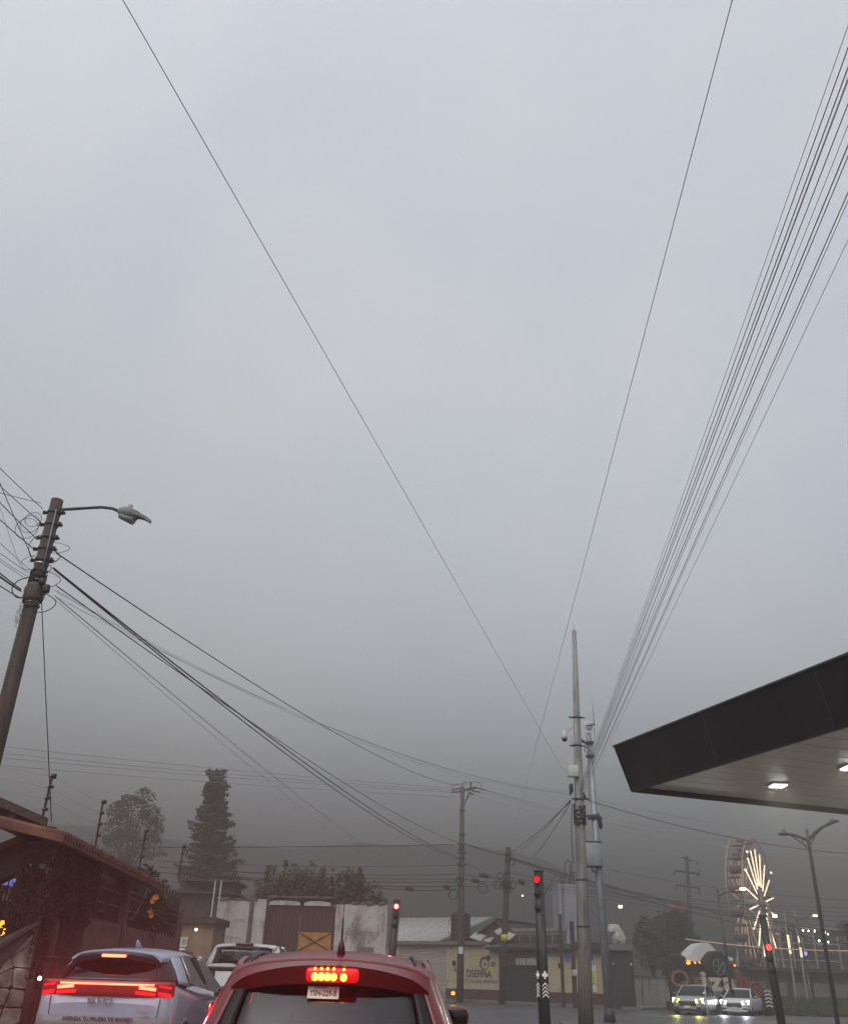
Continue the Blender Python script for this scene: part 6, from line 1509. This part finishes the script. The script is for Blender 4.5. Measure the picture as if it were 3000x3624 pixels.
tm2 = Matrix.Translation(V((-2.1, .4, tc_.z - .1))) @ Matrix.Rotation(pi / 2, 4, 'X'); MB().lathe([(Rt * .5, .3), (Rt * .86, .3), (Rt * .9, .2), (Rt * .9, -.3)], n=24, m=tm2).build('tyre', M['rubber'], tk)
for px, py, r_ in ((2433, 3408, .13), (2455, 3409, .07), (2472, 3408, .07), (2595, 3418, .07), (2428, 3410, .08)): MB().ball(T(px, py) + V((0, -.25, 0)), r_, 8).build('marker_lamp', M['amber'], tk)
zc_ = T(2500, 3444).z
for x_ in (-2.2, 1.4): MB().box((x_, 1.0, (zc_) / 2), (.5, 1.4, zc_)).build('support', M['darkwall'], tk)
MB().box((-.4, 1.0, zc_ - .1), (4.8, 1.8, .3)).build('platform', M['darkwall'], tk)
# big city letters
LD_ = 65.5
ct = thing('city_letters', 'row of big standing letters spelling Orizaba, partly lit orange and red', 'letter sign', (gx(2540, LD_), LD_, 0))
lets = (('O', 2404, 3468, 1.45, 'letterdark', 'letterwarm'), ('r', 2462, 3474, 1.2, 'letterdark', 'letterwarm'), ('i', 2489, 3474, 1.45, 'letter', None), ('z', 2530, 3478, 1.5, 'letter', None), ('a', 2578, 3478, 1.5, 'letter', None), ('b', 2628, 3474, 1.45, 'letterdark', 'letterred'), ('a', 2680, 3492, 1.45, 'letterdark', 'letterred'))
for ch, px, py, sz_, mm, edge in lets:
    p = at(px, py, LD_); x_ = p.x - gx(2540, LD_); z_ = p.z
    lt = text_obj(ch, sz_, M[mm], ct, upright(x_, 0, z_), name='letter', ext=.16, bold=.05, sx=1.15)
    if edge: text_obj(ch, sz_ * .97, M[edge], lt, Matrix.Translation((.0, .0, .165)), name='lit_edge', ext=.01, bold=-.012)
MB().box((0, .2, .28), (6.6, 1.0, .56)).build('plinth', M['darkwall'], ct)
# wreath of greenery around the first letter
q = at(2404, 3470, 65.0); wr_ = thing('leaf_wreath', 'ring of greenery round the first big letter O', 'wreath', (q.x, 65.0, q.z)); mb = MB()
rr = random.Random(8)
for k in range(16): a_ = 2 * pi * k / 16; mb.leaves((.78 * cos(a_), 0, .85 * sin(a_)), (.22, .16, .22), 34, .07, rr)
mb.build('foliage', M['leafdark'], wr_)
# grassy verge right of the cars
g = MB(); v0, v1, v2, v3 = gx(2700, 63), gx(3300, 63), gx(3300, 80), gx(2700, 80)
g.grid(lambda u, v: V(((v0 + (v1 - v0) * u) , 63 + 17 * v, .04 + .5 * sstep(0, .5, v) + .06 * sin(u * 40 + v * 9))), 30, 8); st('grass_verge', g, M['grass'])
rr = random.Random(12); mb = MB()
for k in range(3800):
    u, v = rr.random(), rr.random() ** 1.6; x_, y_ = v0 + (v1 - v0) * u, 63 + 17 * v; z_ = .05 + .5 * sstep(0, .5, v); h_ = rr.uniform(.15, .5); a_ = rr.uniform(0, 6.28)
    d = V((cos(a_), sin(a_), 0)) * .05; mb.add([V((x_, y_, z_)) - d, V((x_, y_, z_)) + d, V((x_ + rr.uniform(-.15, .15), y_, z_ + h_))], [(0, 1, 2)])
tag(mb.build('grass', M['leaf']), 'rough green grass on the verge right of the oncoming cars', 'grass', None, 'stuff')
q = at(2712, 3528, 62); t = thing('striped_post', 'short black post with white chevrons beside the front of the right signal', 'post', (q.x, 62, 0))
MB().tube([(0, 0, 0), (0, 0, 1.5)], .26, 10).build('post', M['black'], t)
for k in range(5): MB().prism([(-.2, 0), (0, .09), (.2, 0), (.2, .06), (0, .15), (-.2, .06)], lambda a, b, d: V((a, d, .45 + k * .2 + b)), -.28, -.24).build('white_chevron', M['paper'], t)

# ================================================================== OVERHEAD CABLES
ORD = ['first', 'second', 'third', 'fourth', 'fifth', 'sixth', 'seventh', 'eighth', 'ninth', 'tenth', 'eleventh', 'twelfth', 'thirteenth', 'fourteenth']
G1 = 'cables from the concrete pole passing overhead at the right'
ya = [(90, 2400, 2683), (169, 2416, 2707), (238, 2434, 2724), (286, 2446, 2735), (367, 2458, 2762), (443, 2468, 2783), (514, 2495, 2806), (552, 2501, 2826), (681, 2531, 2868), (848, 2576, 2936)]
ends = [(2049, 2790), (2050, 2792), (2051, 2796), (2051, 2800), (2052, 2802), (2053, 2806), (2054, 2806), (2054, 2812), (2056, 2822), (2057, 2832)]
zx = 8.6
for i, ((y3, x18, x10), en) in enumerate(zip(ya, ends)):
    P1 = at(*en, CD); z1 = P1.z + .25
    Pm = atz(3000, y3, z1 + .0)
    sag_ = .05 + .006 * i; Pm.z += .98 * sag_; P0 = P1 + (Pm - P1) * 1.75
    # straight through the edge point, slight sag
    dark = i in (1, 4, 6, 7); r_ = .0043 if dark else .0030
    if i in (2, 6, 8): r_ = .0052
    lb = '%s wire from the left in the fan above the concrete pole, %s' % (ORD[i], 'dark' if dark else 'pale')
    cable(P0, P1, sag_, r_, M['cable'] if dark else M['greycable'], lb, G1 + (', dark' if dark else ', pale'), 30)
    if i in (2, 8): cable(P0 + V((.03, 0, .02)), P1 + V((.02, 0, .0)), .02 + sag_, .0036, M['greycable'], 'pale companion running beside the %s wire from the left in the fan' % ORD[i], G1 + ', pale', 30)
# the two long wires crossing the sky
P1 = at(2015, 2765, CD); Pm = atz(436, 0, P1.z + .1); cable(P1 + (Pm - P1) * 1.6, P1, .0, .0036, M['cable'], 'single dark wire crossing the sky from the upper left to the concrete pole', None, 30)
P1 = at(1799, 3010, UD2); Pm = atz(2590, 0, P1.z - 1.0); Pa = P1 + (Pm - P1) * 1.2; cable(Pa, P1, .0, .0048, M['greycable'], 'single pale wire crossing the sky from the top right down to the wooden far pole', None, 30)
# from the left pole to the far poles
LPt = lambda px, py: at(px, py, LD)
G2 = 'thick black service cables from the left pole to the tall far pole'
cable(LPt(200, 1958), at(1622, 2782, UD), .75, .013, M['cable'], 'twisted black service cable from upper left pole to the far crossarm', None, 40)
cable(LPt(188, 2010), at(1627, 3038, UD), .60, .017, M['cable'], 'upper thick black cable of the twin run from left pole to tall far pole', G2, 40)
cable(LPt(192, 2016), at(1627, 3042, UD), .75, .015, M['cable'], 'lower sagging black cable of the twin run from left pole to tall far pole', G2, 40)
cable(LPt(200, 2074), at(1630, 2985, UD), .55, .011, M['cable'], 'thinner black cable from the splice box of the left pole to the tall far pole', None, 40)
G3 = 'thin grey wires from the left pole to the concrete pole'
for i, (a_, e_, s_) in enumerate((((190, 2085), (2012, 2800), .75), ((195, 2092), (2014, 2806), .78), ((197, 2112), (2014, 2812), .62))):
    cable(LPt(*a_), at(*e_, CD), s_, .0045, M['greycable'], ORD[i] + ' from the top of three thin wires between left and concrete poles', G3, 36)
G4 = 'thin faint wires running down from the left pole into the fog'
for i, (a_, e_) in enumerate((((194, 2108), (1420, 3070)), ((196, 2112), (1425, 3080)), ((190, 2118), (1380, 3085)))):
    cable(LPt(*a_), at(*e_, 80), .35, .005, M['greycable'], ORD[i] + ' of three faint wires running steeply down from the left pole', G4, 36)
G5 = 'cables from the left pole to the left edge'
for i, (a_, e_, D, r_) in enumerate((((150, 1800), (0, 1650), 13, .007), ((145, 1780), (0, 1738), 13.5, .006), ((148, 1852), (0, 1712), 13, .007), ((128, 1905), (0, 1772), 13, .008), ((122, 1945), (0, 1832), 13, .008), ((117, 1982), (0, 1702), 12.6, .007), ((105, 2015), (0, 1915), 13, .004), ((102, 2028), (0, 1950), 13, .005), ((98, 2040), (0, 1972), 13, .004), ((96, 2050), (0, 1980), 13, .004), ((74, 2085), (0, 2022), 13.4, .012), ((74, 2092), (0, 2034), 13.4, .016), ((75, 2118), (0, 2067), 13.6, .010), ((70, 2000), (0, 1785), 13, .003))):
    P1 = LPt(*a_); Pm = at(*e_, D); lbl = '%s of the left pole reaching left edge %s from top' % ('thick black cable' if r_ >= .01 else 'thin wire' if r_ < .006 else 'black service wire', ORD[[0, 3, 2, 4, 6, 1, 7, 8, 9, 10, 11, 12, 13, 5][i]])
    cable(P1, P1 + (Pm - P1) * 2.2, .03, r_, M['cable'], lbl, G5 + (' thick' if r_ >= .01 else (' thin' if r_ < .006 else ' medium')), 12)
cable(LPt(147, 2125), at(182, 2910, 15.8), .0, .009, M['cable'], 'black drop wire hanging from the left pole down to the gatehouse roof', None, 16)
# far lines to the left of the tall far pole
G6 = 'foggy power lines left of the tall far pole'
for i, (a_, e_) in enumerate((((-40, 2637), (1600, 2790)), ((-40, 2662), (1600, 2798)), ((-40, 2678), (1598, 2805)), ((-40, 2706), (1625, 2822)))):
    cable(at(*a_, 52), at(*e_, UD), .15, .016, M['greycable'], ORD[i] + ' highest of four faint lines from left edge to tall far pole', G6, 30)
cable(at(560, 3000, 60), at(1600, 2990, UD), .05, .022, M['cable'], 'dark level cable from behind the pine to the tall far pole', None, 24)
G7 = 'foggy power lines right of the tall far pole'
for i, (a_, e_) in enumerate((((1710, 2794), (3060, 2985)), ((1698, 2802), (3060, 3000)), ((1715, 2797), (3060, 3020)), ((1676, 2813), (3060, 3035)))):
    cable(at(*a_, UD), at(*e_, 58), .9, .016, M['greycable'], ORD[i] + ' highest of four faint lines from tall far pole to right edge', G7, 34)
cable(at(2066, 2828, CD), at(3060, 3025, 40), .35, .012, M['cable'], 'dark cable from the concrete pole sagging under the canopy to the right', None, 30)
cable(at(2070, 2822, CD), at(3060, 2968, 40), .25, .006, M['greycable'], 'thin wire just above the dark cable from the concrete pole to the right', None, 30)
cable(at(2070, 2834, CD), at(3060, 3040, 40), .38, .006, M['greycable'], 'thin wire just below the dark cable from the concrete pole to the right', None, 30)
G8 = 'low bundled cables between the tall far pole and the wooden far pole'
cable(at(1650, 2990, UD), at(1790, 3030, UD2), .02, .03, M['cable'], 'dark cable between the tall far pole and the top of the wooden far pole', None, 10)
G9 = 'heavy cables from the wooden far pole to the right edge'
for i, (a_, e_) in enumerate((((1806, 3035), (3060, 3312)), ((1806, 3038), (3060, 3322)), ((1806, 3042), (3060, 3352)))):
    cable(at(*a_, UD2), at(*e_, 64), .55, .026, M['cable'], ORD[i] + ' highest of three heavy cables from wooden far pole to right edge', G9, 34)
G10 = 'low telecom cables left of the tall far pole'
for i, (a_, e_, r_) in enumerate((((560, 3070), (1628, 3095), .018), ((640, 3072), (1628, 3112), .02), ((560, 3088), (1628, 3122), .026), ((700, 3100), (1630, 3138), .03), ((1250, 3132), (1630, 3146), .022), ((560, 3048), (1628, 3062), .014))):
    cable(at(*a_, 60), at(*e_, UD), .22, r_, M['cable'], ('topmost' if i == 5 else ORD[i + 1]) + ' from the top of six low cables above the white wall', G10, 22)
G11 = 'low telecom cables between the two far poles'
for i, (a_, e_, r_) in enumerate((((1645, 3095), (1785, 3105), .022), ((1645, 3112), (1785, 3120), .02), ((1645, 3138), (1785, 3128), .02), ((1645, 3050), (1785, 3122), .014))):
    cable(at(*a_, UD), at(*e_, UD2), .10, r_, M['cable'], ('steepest' if i == 3 else ORD[i] + ' from the top') + ' of four low cables between the two far poles', G11, 12)
G12 = 'low telecom cables running right behind the front poles'
for i, (a_, e_, r_) in enumerate((((1795, 3105), (3060, 3250), .016), ((1795, 3112), (3060, 3268), .014), ((1795, 3122), (3060, 3290), .014), ((1795, 3090), (3060, 3236), .012), ((1800, 3128), (3060, 3215), .012), ((2160, 3080), (3060, 3190), .014))):
    cable(at(*a_, UD2), at(*e_, 72), .35, r_, M['cable'], {0: 'fourth', 1: 'fifth', 2: 'lowest', 3: 'third', 4: 'second', 5: 'topmost'}[i] + ' at the right edge of six low cables behind the canopy poles', G12, 30)
cable(at(2130, 3078, 80), at(2429, 3050, FD), .2, .014, M['greycable'], 'faint line from the grey steel pole area to the crossarm pole', None, 14)
cable(at(2432, 3048, FD), at(3060, 2955, 80), .4, .016, M['greycable'], 'faint rising line from the crossarm pole past the ferris wheel top', None, 20)
# stays
G13 = 'stay wires from the concrete pole'
for i, (a_, e_) in enumerate((((2018, 2832), (1842, 3008)), ((2018, 2842), (1880, 3040)), ((2020, 2835), (1808, 3015)))):
    cable(at(*a_, CD), at(*e_, UD2 - 1), .15, .013, M['cable'], ['middle', 'right hand', 'left hand'][i] + ' of three dark stay wires sloping down left from the concrete pole', G13, 16)
# electric fence strands
for k in range(4):
    for i in range(3):
        (B0_, T0_), (B1_, T1_) = tops[i], tops[i + 1]; c0 = B0_ + T0_ * (.16 + k * .26); c1 = B1_ + T1_ * (.16 + k * .26)
        cable(c0, c1, .02, .0018, M['greycable'], ['lowest', 'second lowest', 'third', 'top'][k] + ' electric fence strand between the %s leaning posts from the left' % ['first two', 'middle two', 'last two'][i], 'electric fence strands', 10, name='fence_strand', cat='fence wire', ns=4)
    (B0_, T0_) = tops[0]; c0 = B0_ + T0_ * (.16 + k * .26); cable(c0, c0 + V((-2.8, -3.2, .1)), .03, .0018, M['greycable'], ['lowest', 'second lowest', 'third', 'top'][k] + ' electric fence strand from the leftmost post to the left edge', 'electric fence strands to the left', 8, name='fence_strand', cat='fence wire', ns=4)

# ================================================================== HAZE
hz = MB().box((0, 345, 30.5), (1240, 1000, 63)).mesh('haze')
hm = bpy.data.materials.new('fog'); hm.use_nodes = True; t = hm.node_tree; t.nodes.clear()
pv = t.nodes.new('ShaderNodeVolumePrincipled'); pv.inputs['Color'].default_value = (.31, .302, .292, 1); pv.inputs['Density'].default_value = FOG; pv.inputs['Anisotropy'].default_value = .15
ho = t.nodes.new('ShaderNodeOutputMaterial'); t.links.new(pv.outputs[0], ho.inputs['Volume'])
hz.materials.append(hm); ho_ = bpy.data.objects.new('haze', hz); COL.objects.link(ho_); tag(ho_, 'even grey fog filling the whole valley', 'fog', None, 'stuff')
